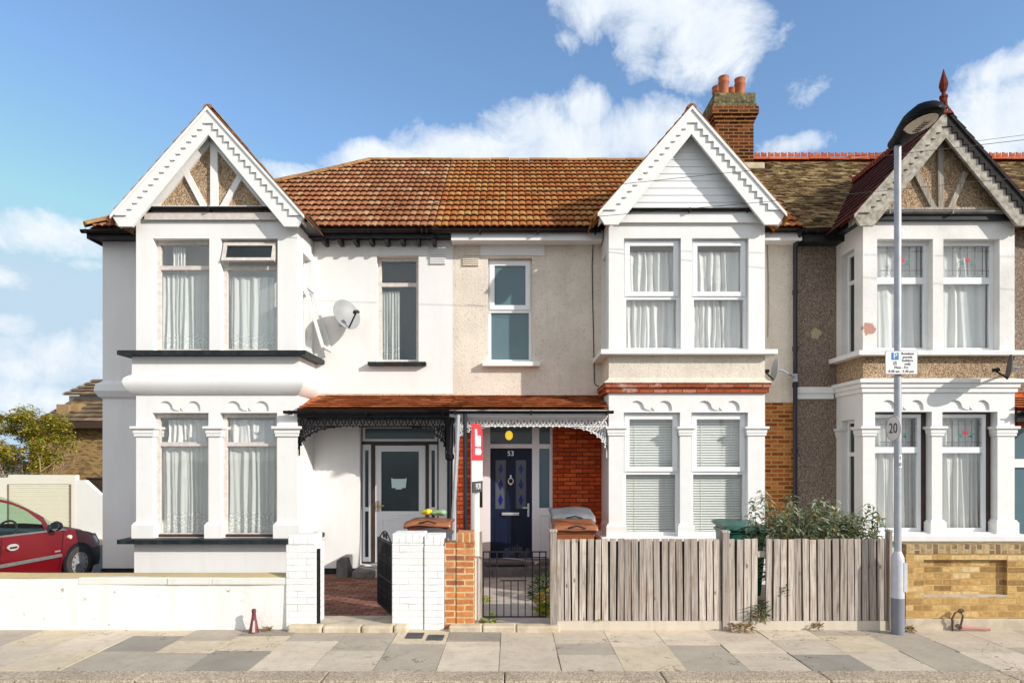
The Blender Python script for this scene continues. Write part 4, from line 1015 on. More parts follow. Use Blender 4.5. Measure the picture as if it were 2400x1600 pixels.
def frieze(root, x0, x1, zt, zb, y, mat, name='porch_frieze'):
    m = MB(); t = .011
    m.box(x0, x1, y - .012, y + .012, zt - .022, zt); m.box(x0, x1, y - .012, y + .012, zb, zb + .018)
    n = round((x1 - x0) / .105); w = (x1 - x0) / n
    for i in range(n):
        a = x0 + i * w; c = a + w / 2; z0, z1 = zb + .018, zt - .022; zm = (z0 + z1) / 2
        m.bar((a, z0), (c, z1), .016, y - t, y + t); m.bar((c, z1), (a + w, z0), .016, y - t, y + t)
        m.tube([(c + .022 * cos(k * pi / 4), y, z0 + .03 + .022 * sin(k * pi / 4)) for k in range(8)], .007, 4, closed=True)
        m.tube([(a + .02 * cos(k * pi / 4), y, z1 - .028 + .02 * sin(k * pi / 4)) for k in range(8)], .007, 4, closed=True)
        m.prism([(a + w * .32, zb), (a + w * .5, zb - .022), (a + w * .68, zb)], y - t, y + t, 'y')
    return m.build(name, mat, root)
def bracket(root, x, zt, dx, dz, y, mat, name='porch_bracket'):
    """quarter lace bracket: vertical leg at x, springing along dx"""
    m = MB(); t = .011; n = 14
    arc = [(x + dx * (1 - cos(pi / 2 * k / n)), zt - dz * (1 - sin(pi / 2 * k / n))) for k in range(n + 1)]
    for a, b in zip(arc, arc[1:]): m.bar(a, b, .022, y - t, y + t)
    m.box(min(x, x + .018 * (1 if dx > 0 else -1)), max(x, x + .018 * (1 if dx > 0 else -1)), y - t, y + t, zt - dz - .10, zt)
    rnd = random.Random(3)
    for k in range(1, n):
        px, pz = arc[k]; top = zt
        for q in range(1, 5):
            cz = pz + (top - pz) * q / 4.2; cx = px + (x - px) * q / 6
            if top - cz < .02: continue
            r = .026
            m.tube([(cx + r * cos(j * pi / 4), y, cz + r * sin(j * pi / 4)) for j in range(8)], .0075, 4, closed=True)
        m.bar((px, pz), (x + (px - x) * .7, top), .012, y - t, y + t)
        if k % 2 == 0:
            d = Vector((dx, -dz)).normalized(); m.prism([(px + .02 * cos(j * pi / 3) + d.x * .02, pz + .02 * sin(j * pi / 3) + d.y * .015) for j in range(6)], y - t, y + t, 'y')
    return m.build(name, mat, root)
fy = 11.03
frieze(LH, xs0, X(1045, fy), Z(977, fy), Z(999, fy), fy, IRON); frieze(CH, X(1063, fy), xs1, Z(979, fy), Z(999, fy), fy, PAINT)
bracket(LH, xs0, Z(999, fy), .72, .38, fy, IRON); bracket(LH, X(1046, fy), Z(999, fy), -.68, .40, fy, IRON)
bracket(CH, X(1064, fy), Z(999, fy), .60, .34, fy, PAINT); bracket(CH, xs1, Z(999, fy), -.66, .42, fy, PAINT)
# cast iron column, waste pipe and downpipe
m = MB(); cxx = X(1054, fy); m.lathe((cxx, fy, 0), [(.07, 0), (.07, .25), (.05, .30), (.045, 1.6), (.045, 2.02), (.075, 2.06), (.075, 2.12), (.05, 2.15), (.062, 2.30), (.062, 2.62), (.085, 2.66), (.085, 2.74)], 12)
m.build('porch_column', IRON, LH, smooth=True, angle=30)
m = MB(); m.tube([(X(1074, 10.85), 10.85, Z(972, 10.85)), (X(1071, 10.84), 10.84, Z(1060, 10.84)), (X(1058, 10.8), 10.8, Z(1290, 10.8))], .033, 10); m.build('leaning_pipe', GALV, LH)
m = MB(); m.tube([(X(1090, 10.88), 10.88, 2.82), (X(1090, 10.88), 10.88, .0)], .033, 10); m.build('downpipe', plain("blue_black_pipe", (.012, .016, .03), None, 4, .35), CH)
m = MB(); m.box(X(1072, 11.2), X(1103, 11.2), 11.12, MF, -.1, 2.73); m.build('porch_pier', REDBR, CH)
m = MB(); m.box(X(1063, 11.2), X(1071, 11.2), 11.13, MF, -.1, 2.73); m.box(X(1031, 11.6), X(1062, 11.6), 11.6, MF, -.1, 2.73); m.build('porch_side_wall', WHITE, LH)
m = MB(); m.box(X(1104, 11.15), X(1113, 11.15), 11.10, 11.16, 0.1, 2.7); m.build('porch_post', PAINT, CH)

# ================================================================== ground
GROUND = plain("town_ground", (.16, .15, .13), (.10, .10, .09), .3, .95)
m = MB(); GY = ((-900, -.20), (12.2, -.20), (30, -1.88), (60, -2.2), (900, -2.2))
m.add([(x, y, z) for y, z in GY for x in (-900, 900)], [(2*k, 2*k+1, 2*k+3, 2*k+2) for k in range(4)]); struct(m.build('ground', GROUND))
ASPH = plain("asphalt", (.075, .073, .072), (.045, .045, .046), 6, .9, 120, .6)
m = MB(); m.add([(-200, -5.5, -.10), (200, -5.5, -.10), (200, 6.17, -.10), (-200, 6.17, -.10)], [(0, 1, 2, 3)]); struct(m.build('road', ASPH))
m = MB(); m.add([(-60, 8.25, -.135), (-7.3, 8.25, -.135), (-60, 12.2, -.135), (-7.3, 12.2, -.135), (-60, 30.2, -1.83), (-7.3, 30.2, -1.83)], [(0, 1, 3, 2), (2, 3, 5, 4)]); struct(m.build('driveway', ASPH))
# kerb of long granite stones
m = MB(); rnd = random.Random(4); x = -14.0; m.box(-200, -14.01, 6.16, 6.455, -.18, .0)
while x < 14:
    L = rnd.uniform(.9, 1.9) if abs(x) > .5 else 1.5
    m.box(x, x + L - .010, 6.16, 6.455, -.18, rnd.uniform(-.005, .003)); x += L
m.box(x, 200, 6.16, 6.455, -.18, 0)
GRAN = pebble("granite_kerb", [(0, (.27, .21, .155)), (.35, (.40, .33, .25)), (.75, (.50, .42, .32)), (1, (.58, .50, .40))], 70, .5)
struct(m.build('kerb', GRAN, bevel=.012))
# paving flags
def flagm():
    mt, nt, p, co, out = newmat("concrete_flags")
    c = ramp(nt, island(nt), [(0, (.33, .30, .26)), (.16, (.33, .30, .26)), (.17, (.44, .39, .325)), (.36, (.46, .405, .335)), (.37, (.58, .50, .41)), (.60, (.60, .52, .42)), (.61, (.66, .57, .46)), (.82, (.68, .585, .475)), (.83, (.62, .53, .40)), (1, (.66, .56, .42))], 'CONSTANT')
    sp = noise(nt, co, 160, 3, .7)
    c = mixc(nt, 1.0, c, ramp(nt, sp, [(.36, (.80, .79, .78)), (.6, (1.06, 1.06, 1.05))]), 'MULTIPLY')
    c = mixc(nt, 1.0, c, ramp(nt, noise(nt, co, 2.6, 6, .7), [(.3, (.84, .83, .81)), (.7, (1.05, 1.05, 1.04))]), 'MULTIPLY')
    w = nd(nt, 'ShaderNodeTexVoronoi', dict(feature='DISTANCE_TO_EDGE'), {'Vector': nd(nt, 'ShaderNodeVectorMath', dict(operation='ADD'), {0: co, 1: nd(nt, 'ShaderNodeTexNoise', None, {'Vector': co, 'Scale': 4.0, 'Detail': 4}).outputs['Color']}).outputs[0], 'Scale': .9}).outputs['Distance']
    cr = mth(nt, 'MULTIPLY', mth(nt, 'LESS_THAN', w, .006), mth(nt, 'GREATER_THAN', noise(nt, co, .8, 2), .52))
    c = mixc(nt, mth(nt, 'MULTIPLY', cr, .8), c, (.10, .085, .06))
    gum = nd(nt, 'ShaderNodeTexVoronoi', None, {'Vector': co, 'Scale': 5.5, 'Randomness': 1.0})
    gm = mth(nt, 'MULTIPLY', mth(nt, 'LESS_THAN', gum.outputs['Distance'], .085), mth(nt, 'GREATER_THAN', nd(nt, 'ShaderNodeSeparateColor', None, {0: gum.outputs['Color']}).outputs[0], .62))
    c = mixc(nt, mth(nt, 'MULTIPLY', gm, .55), c, (.20, .18, .155))
    st = noise(nt, co, 7, 6, .75)
    c = mixc(nt, mth(nt, 'MULTIPLY', ramp(nt, st, [(.5, (0, 0, 0)), (.72, (1, 1, 1))]), .5), c, (.30, .25, .18))
    setin(nt, p.inputs['Base Color'], c); p.inputs['Roughness'].default_value = .95; p.inputs['Specular IOR Level'].default_value = .08
    bump(nt, p, mth(nt, 'ADD', sp, mth(nt, 'MULTIPLY', st, 2.0)), .45, .006); return mt
FLAG = flagm()
m = MB(); rnd = random.Random(17); x = -.128 - .61 * 24
rows_opts = [(.45, .66, .45), (.9, .66), (.66, .9), (.6, .45, .51), (.51, .45, .6), (.75, .81), (.3, .6, .66)]
rows_opts[0] = (.45, .60, .51); last = None
while x < 15:
    op = rnd.choice([o for o in rows_opts if o is not last]); last = op; y = 6.462
    for d_ in op[::-1]:
        y1 = min(y + d_, 8.02)
        if y1 - y > .05:
            h = rnd.uniform(-.005, .004); t = [h + rnd.uniform(-.004, .004) for _ in range(4)]; g = .006
            a, b = x + g / 2, x + .61 - g / 2
            m.add([(a, y + g/2, t[0]), (b, y + g/2, t[1]), (b, y1 - g/2, t[2]), (a, y1 - g/2, t[3]), (a, y + g/2, -.05), (b, y + g/2, -.05), (b, y1 - g/2, -.05), (a, y1 - g/2, -.05)], [(0,1,2,3), (0,4,5,1), (1,5,6,2), (2,6,7,3), (3,7,4,0)])
        y = y1
    x += .61
m2 = MB()
struct(m.build('pavement', FLAG, recalc=False))
JOINT = plain("sandy_joint", (.20, .16, .09), (.15, .16, .03), 3, .95, 60, .5)
m = MB(); m.add([(-60, 6.455, -.016), (60, 6.455, -.016), (60, 8.2, -.016), (-60, 8.2, -.016)], [(0, 1, 2, 3)]); struct(m.build('pavement_bed', JOINT))
# front gardens and paths
SOIL = plain("garden_soil", (.12, .09, .06), (.07, .055, .035), 6, .95, 30, .6)
m = MB(); m.add([(-7.3, 8.2, -.02), (14, 8.2, -.02), (14, 12, -.02), (-7.3, 12, -.02)], [(0, 1, 2, 3)]); struct(m.build('garden_bed', SOIL))
m = MB(); m.box(-3.6, -1.12, 8.45, 11.9, -.06, .0); m.build('path', PAVER); struct(bpy.data.objects['path'])
m = MB(); m.box(-2.62, -1.30, 7.95, 8.45, -.06, .065); struct(m.build('path', CONC, bevel=.01))
m = MB(); m.box(-.62, 1.0, 8.0, 11.36, -.06, .035); struct(m.build('path', PATHC))
m = MB(); m.box(-3.55, -1.1, 11.5, 11.9, .003, .02); struct(m.build('path', PATHC)) if False else None

# ================================================================== street-side things
def plain_thing(mb, name, mats, label, cat, org, group=None, **k): return tag(mb.build(name, mats, None, origin=org, **k), label, cat, group)
WY = 8.0
# low white wall
t = thing('garden_wall', 'low white painted wall with sandy worn coping in front of the red car', 'wall', (-6.5, 8.15, 0))
wl, wr = -10.6, X(680, WY)
m = MB(); n = 40
def wob(x, s): return .012 * sin(x * 2.1 + s) + .006 * sin(x * 5.3 + 2 * s)
for i in range(n):
    a, b = wl + (wr - wl) * i / n, wl + (wr - wl) * (i + 1) / n
    m.add([(a, WY + wob(a, 1), -.05), (b, WY + wob(b, 1), -.05), (b, WY + wob(b, 3), .615), (a, WY + wob(a, 3), .615), (a, WY + .3, -.05), (b, WY + .3, -.05), (b, WY + .3, .60), (a, WY + .3, .60)], [(0,1,2,3), (4,7,6,5), (3,2,6,7)])
m.add([(wl, WY, -.05), (wl, WY + .3, -.05), (wl, WY + .3, .6), (wl, WY, .6)], [(0,1,2,3)])
m.build('wall_face', WALLW, t, smooth=True)
m = MB(); x = X(185, WY); rnd = random.Random(2)
while x < wr: L = min(rnd.uniform(.5, 1.1), wr - x); m.box(x, x + L - .006, WY - .022 + rnd.uniform(-.004, .004), WY + .1, .545, .625); x += L
m.build('coping', render_paint("old_coping_paint", (.72, .70, .65), amt=.5), t, bevel=.006)
m = MB(); 
for i in range(n):
    a, b = wl + (wr - wl) * i / n, wl + (wr - wl) * (i + 1) / n
    m.add([(a, WY + .005 + wob(a, 5), .617), (b, WY + .005 + wob(b, 5), .617), (b, WY + .15, .648 + wob(b, 2)), (a, WY + .15, .648 + wob(a, 2)), (b, WY + .32, .63), (a, WY + .32, .63)], [(0,1,2,3), (3,2,4,5)])
m.build('mortar_top', plain("sandy_mortar", (.50, .37, .17), (.42, .33, .18), 8, .9, 40, .5), t)

def pier(name, label, x0, x1, y0, y1, z0, zt, body, cap, cat='pier', group=None, capdx=0.0, capo=0):
    t = thing(name, label, cat, ((x0+x1)/2, (y0+y1)/2, 0), group)
    m = MB(); m.box(x0, x1, y0, y1, z0, zt - .115); m.build('shaft', body, t, bevel=.008)
    m = MB(); m.box(x0 + capdx - capo, x1 - capdx + capo, y0 + .005, y1 - .005, zt - .113, zt); m.build('soldier_course', cap, t, bevel=.012)
    return t
G = 'brick piers at the garden gates'
pier('gate_pier', 'white painted brick pier at the end of the low white wall', X(672, WY), X(742, WY), 7.97, 8.33, .0, Z(1253, WY), WHBR, WHSOL, group=G, capdx=.022)
t = pier('gate_pier', 'broad white painted brick pier with a long crack, holding the open iron gate', X(919, WY), X(993, WY), 7.99, 8.36, .0, Z(1250, WY), WHBR, WHSOL, group=G)
m = MB(); m.box(X(994.5, WY), X(1041, WY), 7.975, 8.34, -.02, Z(1254, WY) - .125); m.build('cracked_half', WHBR, t, bevel=.008)
m = MB(); m.box(X(994.5, WY), X(1039, WY), 7.98, 8.33, Z(1254, WY) - .123, Z(1254, WY)); m.build('soldier_course', WHSOL, t, bevel=.012)
t = thing('gate_pier', 'orange brick pier with stepped top between white pier and sale board', 'pier', (X(1076, WY), 8.15, 0), G)
m = MB(); m.box(X(1042, WY), X(1069, WY), 8.0, 8.3, 0, Z(1272, WY)); m.build('low_half', ORABR, t, bevel=.006)
m = MB(); m.box(X(1069.6, WY), X(1111, WY), 7.99, 8.33, 0, Z(1272, WY)); m.build('shaft', ORABR, t, bevel=.006)
m = MB(); m.box(X(1069.6, WY), X(1110, WY), 7.995, 8.325, Z(1272, WY) + .002, Z(1248, WY)); m.build('soldier_course', brick("orange_soldier", [(0, (.36, .18, .12)), (.5, (.52, .2, .07)), (1, (.60, .28, .11))], None, (.6, .45, .25), bw=.4, rh=.078, rot=True), t, bevel=.01)
# stone edging in front of both gateways
m = MB(); rnd = random.Random(6); x = X(674, 7.9)
for L in (.42, .46, .38, .18): m.box(x, x + L - .008, 7.86 + rnd.uniform(0, .01), 8.02, -.03, .075 + rnd.uniform(-.004, .004)); x += L
plain_thing(m, 'stone_edging', STONE, 'rounded stone edging across the gateway of the white house', 'edging', (X(810, 7.9), 7.95, 0), bevel=.03)
m = MB(); x = X(1052, 7.9)
for L in (.40, .40, .53): m.box(x, x + L - .008, 7.87 + rnd.uniform(0, .01), 8.04, -.03, .07 + rnd.uniform(-.004, .006)); x += L
plain_thing(m, 'stone_edging', STONE, 'pale stone edging under the closed gate and sale board', 'edging', (X(1180, 7.9), 7.95, 0), bevel=.02)

# open iron gate
def scroll(m, c, r, y, flip=1, turns=1.4, t=.008, T=None):
    pts = []
    for k in range(15):
        a = turns * 2 * pi * k / 14; rr = r * (1 - .75 * k / 14)
        q = (c[0] + flip * rr * cos(a), y, c[1] + rr * sin(a)); pts.append(T(*q) if T else q)
    m.tube(pts, t, 4)
t = thing('iron_gate', 'black wrought iron gate standing open against the cracked white pier', 'gate', (X(921, 8.05), 8.12, .1))
ga_, gb_ = Vector((X(921, 8.1), 8.1)), Vector((X(886, 8.85), 8.85)); gd = (gb_ - ga_); GL = gd.length; gd.normalize()
TG = lambda x, y, z: (ga_.x + gd.x * x - gd.y * y, ga_.y + gd.y * x + gd.x * y, z)
m = MB(); zb, zt = .14, 1.02
m.prism([rect(0, GL, zb, zt), rect(.025, GL - .025, zb + .025, zt - .025)], -.012, .012, 'y', 0, TG); m.build('gate_frame', IRON, t)
m = MB()
for k in range(1, 12): xx = k * GL / 12; m.box(xx - .008, xx + .008, -.008, .008, zb + .02, zt - .02, 0, TG)
m.box(.02, GL - .02, -.01, .01, .52, .545, 0, TG); m.build('bars', IRON, t)
m = MB()
for k in range(3):
    c = GL * (k + .5) / 3; scroll(m, (c - .06, .78), .065, 0, 1, T=TG); scroll(m, (c + .06, .78), .065, 0, -1, T=TG); scroll(m, (c - .06, .34), .065, 0, 1, T=TG); scroll(m, (c + .06, .34), .065, 0, -1, T=TG)
arc = [TG(GL * .12 + GL * .76 * k / 12, 0, zt + .11 * sin(pi * k / 12)) for k in range(13)]; m.tube(arc, .009, 4)
scroll(m, (GL * .42, zt + .05), .045, 0, 1, T=TG); scroll(m, (GL * .58, zt + .05), .045, 0, -1, T=TG)
m.build('scrollwork', IRON, t)
m = MB(); m.box(X(743, 8.02), X(750, 8.02), 8.0, 8.04, .02, .97); m.box(X(739, 8.02), X(743, 8.02), 8.01, 8.03, .2, .23); m.box(X(739, 8.02), X(743, 8.02), 8.01, 8.03, .8, .83)
plain_thing(m, 'gate_post', IRON, 'slim dark iron latch post fixed to the white pier by the low wall', 'post', (X(746, 8.02), 8.02, 0))

# closed iron gate
gy_ = 8.12
t = thing('iron_gate', 'thin black iron garden gate closed in front of the navy door', 'gate', (X(1206, gy_), gy_, .1))
g0, g1_ = X(1131, gy_), X(1281, gy_); zt, zb = Z(1291, gy_), Z(1446, gy_); zm = Z(1361, gy_)
m = MB(); m.prism([rect(g0, g1_, zb, zt), rect(g0 + .016, g1_ - .016, zb + .016, zt - .014)], gy_ - .008, gy_ + .008, 'y'); m.build('gate_frame', IRON, t)
m = MB()
for k in range(1, 9):
    xx = g0 + (g1_ - g0) * k / 9; m.tube([(xx, gy_, zb), (xx, gy_, zm if 3 <= k <= 5 else zt)], .0075, 6)
m.box(g0 + (g1_ - g0) * 2.5 / 9, g0 + (g1_ - g0) * 6.2 / 9, gy_ - .007, gy_ + .007, zm, zm + .014); m.box(g0 + (g1_ - g0) * 7 / 9, g1_, gy_ - .006, gy_ + .006, Z(1306, gy_), Z(1304, gy_)); m.build('bars', IRON, t)
m = MB(); c0 = X(1206, gy_) + .03
for s_ in (-1, 1):
    scroll(m, (c0 + s_ * .055, zt - .055), .042, gy_, s_, t=.0065); scroll(m, (c0 + s_ * .14, zt - .055), .042, gy_, -s_, t=.0065)
    scroll(m, (c0 + s_ * .04, zt + .025), .03, gy_, -s_, t=.006); scroll(m, (c0 + s_ * .13, zt + .012), .026, gy_, s_, t=.006)
m.tube([(c0, gy_, zt), (c0, gy_, zt + .075)], .006, 5); m.build('scrollwork', IRON, t)

# sale board on its post
t = thing('sale_board', "estate agent's red and white sale board on a white post, seen almost edge on", 'sign board', (X(1118, 8.2), 8.23, 0))
m = MB(); m.box(X(1112, 8.22), X(1123.5, 8.22), 8.215, 8.265, .03, 2.44); m.build('post', PAINT, t, bevel=.004)
m = MB(); m.box(X(1124.5, 8.26), X(1130, 8.26), 8.23, 8.29, .03, Z(1245, 8.26)); m.build('backing_post', OLDW, t)
s0 = Vector((-.476, 7.90)); s1 = Vector((-.371, 8.30)); sd_ = (s1 - s0); SLn = sd_.length; sd_.normalize()
TB = lambda x, y, z: (s0.x + sd_.x * x - sd_.y * y, s0.y + sd_.y * x + sd_.x * y, z)
RED = plain("sign_red", (.72, .03, .045), (.68, .03, .04), 3, .45); SIGNW = plain("sign_white", (.80, .80, .80), None, 3, .45); SIGNG = plain("sign_charcoal", (.06, .06, .065), None, 3, .45)
zt, z1, z2, z3 = 2.475, 2.03, 1.78, 1.645
m = MB(); m.prism([[(0, z1), (SLn, z1), (SLn, zt - .12)] + [(SLn - .14 + .14 * cos(a * pi / 10), zt - .14 + .14 * sin(a * pi / 10)) for a in range(1, 5)] + [(SLn - .14, zt), (0, zt)]], -.004, .004, 'y', 0, TB); m.build('red_panel', RED, t)
m = MB(); m.prism([rect(0, SLn, z2, z1 - .001)], -.004, .004, 'y', 0, TB); m.build('white_panel', SIGNW, t)
m = MB(); m.prism([rect(0.02, SLn - .02, z3, z2 - .001)], -.006, .006, 'y', 0, TB); m.build('slip_board', SIGNG, t)
m = MB(); m.box(.10, .18, -.009, -.0045, 2.20, 2.41, 0, TB); m.prism([rect(.10, .33, 2.20, 2.335)], -.008, -.0042, 'y', 0, TB); m.prism([[(.11, 2.10), (.32, 2.10), (.36, 2.14), (.32, 2.18), (.11, 2.18)]], -.008, -.0042, 'y', 0, TB); m.build('white_emblem', SIGNW, t)
Mb = Matrix(((sd_.x, 0, sd_.y, 0), (sd_.y, 0, -sd_.x, 0), (0, 1, 0, 0), (0, 0, 0, 1)))
def on_board(x, z, off=-.008): p = TB(x, off, z); return Matrix.Translation(p) @ Mb
text("FOR", .105, SIGNW, on_board(SLn * .55, (z2 + z3) / 2, -.0085), 'lettering', t)
m = MB()
for x0, x1, zz, hh in ((.13, .26, 1.935, .018), (.15, .24, 1.905, .012), (.28, .35, 1.94, .02), (.22, .34, 1.86, .01), (.20, .32, 1.825, .01)): m.prism([rect(x0, x1, zz, zz + hh)], -.006, -.0042, 'y', 0, TB)
m.build('faint_print', plain("pale_grey_print", (.62, .62, .63), None, 3, .6), t)

# fence
t = thing('wooden_fence', 'silvered feather edge wooden fence with a missing board, on pale gravel boards', 'fence', (3.0, 8.05, 0))
zt, zb, zg = Z(1262.5, WY), Z(1453, WY), 0.0
def panel(x0, x1, n, seed, zt=zt):
    m = MB(); rnd = random.Random(seed); w = (x1 - x0) / n
    for i in range(n):
        a = x0 + i * w + rnd.uniform(-.004, .004); b = x0 + (i + 1) * w + .006; ln = rnd.uniform(-.012, .012); top = zt + rnd.uniform(-.006, .006)
        yl, yr = WY - .018 - rnd.uniform(0, .005), WY - .016 - rnd.uniform(0, .005); gp = .0235 + rnd.uniform(-.005, .004); l0 = rnd.uniform(-.004, .004)
        m.add([(a, yl, zb), (b - gp, yr, zb), (b + ln - gp, yr, top + l0), (a + ln, yl, top), (a, WY + .006, zb), (b - gp, WY + .006, zb), (b + ln - gp, WY + .006, top + l0), (a + ln, WY + .006, top)],
              [(0,1,2,3), (0,3,7,4), (1,5,6,2), (3,2,6,7), (4,7,6,5)])
    o = m.build('board_panel', FWOOD, t)
    m = MB()
    for zz in (zb + .14, zt - .14): m.box(x0, x1, WY + .032, WY + .072, zz - .035, zz + .035)
    m.build('rail', FWOOD, o)
    m = MB(); m.box(x0 + .01, x1 - .01, WY + .024, WY + .031, zb, zt - .03); m.build('gap_shade_sheet', plain("gap_shade_dark", (.035, .03, .028), None, 5, .9), o)  # near-black sheet added behind the boards, standing in for shade in the gaps
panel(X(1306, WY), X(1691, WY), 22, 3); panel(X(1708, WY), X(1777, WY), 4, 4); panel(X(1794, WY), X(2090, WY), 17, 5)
def fpost(a, b, py, mat=FWOOD):
    m = MB(); m.box(X(a, WY), X(b, WY), WY - .045, WY + .055, 0, Z(py, WY)); m.box(X(a, WY) - .006, X(b, WY) + .006, WY - .052, WY + .06, Z(py, WY), Z(py, WY) + .03); m.build('post', mat, t, bevel=.004)
fpost(1289, 1304, 1246); fpost(1691.5, 1707, 1248); fpost(2080, 2087, 1246)
m = MB(); m.box(X(1777, WY) - .02, X(1794, WY) + .02, WY + .016, WY + .055, zt - .22, zt - .15); m.build('rail', FWOOD, t)
for a, b in ((1305, 1690.5), (1708, 2086)):
    m = MB(); m.box(X(a, WY), X(b, WY), WY - .02, WY + .03, zg - .02, zb - .002); m.build('gravel_board', GRAVB, t, bevel=.006)

# yellow stock brick garden wall
t = thing('garden_wall', 'yellow stock brick garden wall with sunk panel and soldier course', 'wall', (7.0, 8.1, 0))
x0, x1 = X(2123, WY), 11.5; zt = Z(1275, WY)
m = MB(); ph = rect(X(2165, WY), X(2361, WY), Z(1394, WY), Z(1311, WY))
m.prism([rect(x0, x1, .135, zt - .118), ph], WY, WY + .06, 'y'); m.box(x0 + .001, x1, WY + .06, WY + .24, .135, zt - .118); m.build('brickwork', YELBR, t)
m = MB(); m.box(x0 + .003, x1, WY - .004, WY + .244, zt - .116, zt); m.build('soldier_course', YELCAP, t, bevel=.006)
m = MB(); m.box(x0 - .02, x1, WY - .02, WY + .25, -.05, .133); m.build('footing', CONC, t, bevel=.01)
m = MB(); m.box(X(2163, WY), X(2362, WY), WY - .004, WY + .056, Z(1397, WY), Z(1393.5, WY)); m.build('panel_cill', CONC, t)

# lamp post
LY = 7.82; lx = X(2104, LY)
t = thing('lamp_post', 'grey steel street lamp post with black hooded head', 'street lamp', (lx, LY, 0))
m = MB(); m.lathe((lx, LY, 0), [(.073, 0), (.073, .42)], 20); m.build('base_band', LAMPB, t, smooth=True, angle=40)
m = MB(); m.lathe((lx, LY, 0), [(.0715, .421), (.0715, .86), (.068, .90), (.045, .955), (.041, .97)], 20); m.build('base_cabinet', LAMPW, t, smooth=True, angle=40)
m = MB(); m.box(lx + .035, lx + .075, LY - .068, LY - .055, .50, .84); m.build('access_door', LAMPW, t)
m = MB(); m.lathe((lx, LY, 0), [(.041, .97), (.040, 3.0), (.038, 5.76)], 16); m.build('column', GALV, t, smooth=True, angle=40)
m = MB(); st = [(.11, .0, .05, .055), (.07, .0, .085, .085), (-.05, .01, .10, .105), (-.20, .03, .14, .125), (-.38, .055, .175, .14), (-.56, .06, .165, .13), (-.68, .05, .12, .09), (-.74, .035, .05, .045), (-.755, .03, .01, .012)]
n = 14; vs = []; fs = []
for dy, dz, hw, hh in st:
    for k in range(n):
        a = 2 * pi * k / n; zz = sin(a) * hh; zz = zz if zz > 0 else zz * .45
        vs.append((lx + cos(a) * hw, LY + dy, 5.755 + dz + zz))
for i in range(len(st) - 1):
    for k in range(n): fs.append((i*n+k, i*n+(k+1)%n, (i+1)*n+(k+1)%n, (i+1)*n+k))
fs += [tuple(range(n)), tuple(range((len(st)-1)*n, len(st)*n))]; m.add(vs, fs); hd = m.build('lamp_head', plain("lamp_hood", (.006, .006, .008), None, 8, .5, spec=.15), t, smooth=True, angle=60)
m = MB(); vs = [(lx + .135 * cos(2*pi*k/20), LY - .43 + .245 * sin(2*pi*k/20), 5.755 + .004) for k in range(20)]; vs += [(lx + .06 * cos(2*pi*k/20), LY - .43 + .13 * sin(2*pi*k/20), 5.755 - .03) for k in range(20)]
m.add(vs, [(k, (k+1)%20, 20+(k+1)%20, 20+k) for k in range(20)] + [tuple(range(20, 40))]); m.build('lens', plain("lamp_lens", (.80, .70, .55), (.74, .64, .5), 6, .4), hd, smooth=True)
m = MB()
for k in range(6): m.box(lx - .035, lx + .035, LY - .55 + k * .04, LY - .538 + k * .04, 5.719, 5.7235)
m.build('lens_ribs', BROWNW, hd)
# number sticker
stx = MB(); zz0, zz1 = Z(1095, LY), Z(1065, LY)
for k in range(6):
    a0_, a1_ = radians(-105 + k * 12), radians(-105 + (k + 1) * 12); r = .0425
    stx.add([(lx + r*cos(a0_), LY + r*sin(a0_), zz0), (lx + r*cos(a1_), LY + r*sin(a1_), zz0), (lx + r*cos(a1_), LY + r*sin(a1_), zz1), (lx + r*cos(a0_), LY + r*sin(a0_), zz1)], [(0,1,2,3)])
stx.build('number_sticker', plain("sticker_white", (.78, .76, .82), None, 3, .5), t)
INK = plain("sign_black", (.015, .015, .018), None, 3, .5)
text("1", .058, INK, Matrix.Translation((lx + .006, LY - .045, zz1 - .04)) @ RX, 'number', t, .001); text("0", .058, INK, Matrix.Translation((lx + .006, LY - .045, zz0 + .035)) @ RX, 'number', t, .001)
# parking sign
sy_ = LY - .065
t = thing('parking_sign', 'white resident permit holders parking sign with blue P on the lamp post', 'sign', (X(2112, sy_), sy_, Z(877, sy_)))
a, b, c, d = rpx(2074.5, 2150.5, 822, 877, sy_); r = .012
def rrect(a, b, c, d, r): return [(x + r * cos(t_ + q * pi / 8), z + r * sin(t_ + q * pi / 8)) for x, z, t_ in ((b - r, d - r, 0), (a + r, d - r, pi/2), (a + r, c + r, pi), (b - r, c + r, 3*pi/2)) for q in range(5)]
m = MB(); m.prism([rrect(a, b, c, d, r)], sy_, sy_ + .004, 'y'); m.build('border', LAMPB, t)
m = MB(); m.prism([rrect(a + .005, b - .005, c + .005, d - .005, r * .8)], sy_ - .002, sy_ - .0005, 'y'); m.build('plate', SIGNW, t)
m = MB(); m.box(lx - .045, lx + .045, sy_ + .005, LY - .03, c + .06, c + .09); m.box(lx - .045, lx + .045, sy_ + .005, LY - .03, d - .09, d - .06); m.build('clip', GALV, t)
m = MB(); q = rpx(2089, 2106, 826, 843, sy_); m.prism([rect(*q)], sy_ - .004, sy_ - .0022, 'y'); m.build('blue_square', plain("sign_blue", (.02, .18, .50), None, 3, .45), t)
def sg(s, px, py, size, mat=INK, al='CENTER', yo=-.0045): text(s, size, mat, Matrix.Translation((X(px, sy_), sy_ + yo, Z(py, sy_))) @ RX, 'lettering', t, .0008, al)
sg("P", 2097.5, 834.5, .095, SIGNW, yo=-.006)
for s_, py in (("Resident", 828.5), ("permit", 836.5), ("holders", 844.5), ("only", 852.5)): sg(s_, 2127, py, .042)
sg("Mon - Fri", 2112, 861, .042); sg("8.30 am - 5.30 pm", 2112, 870, .040)
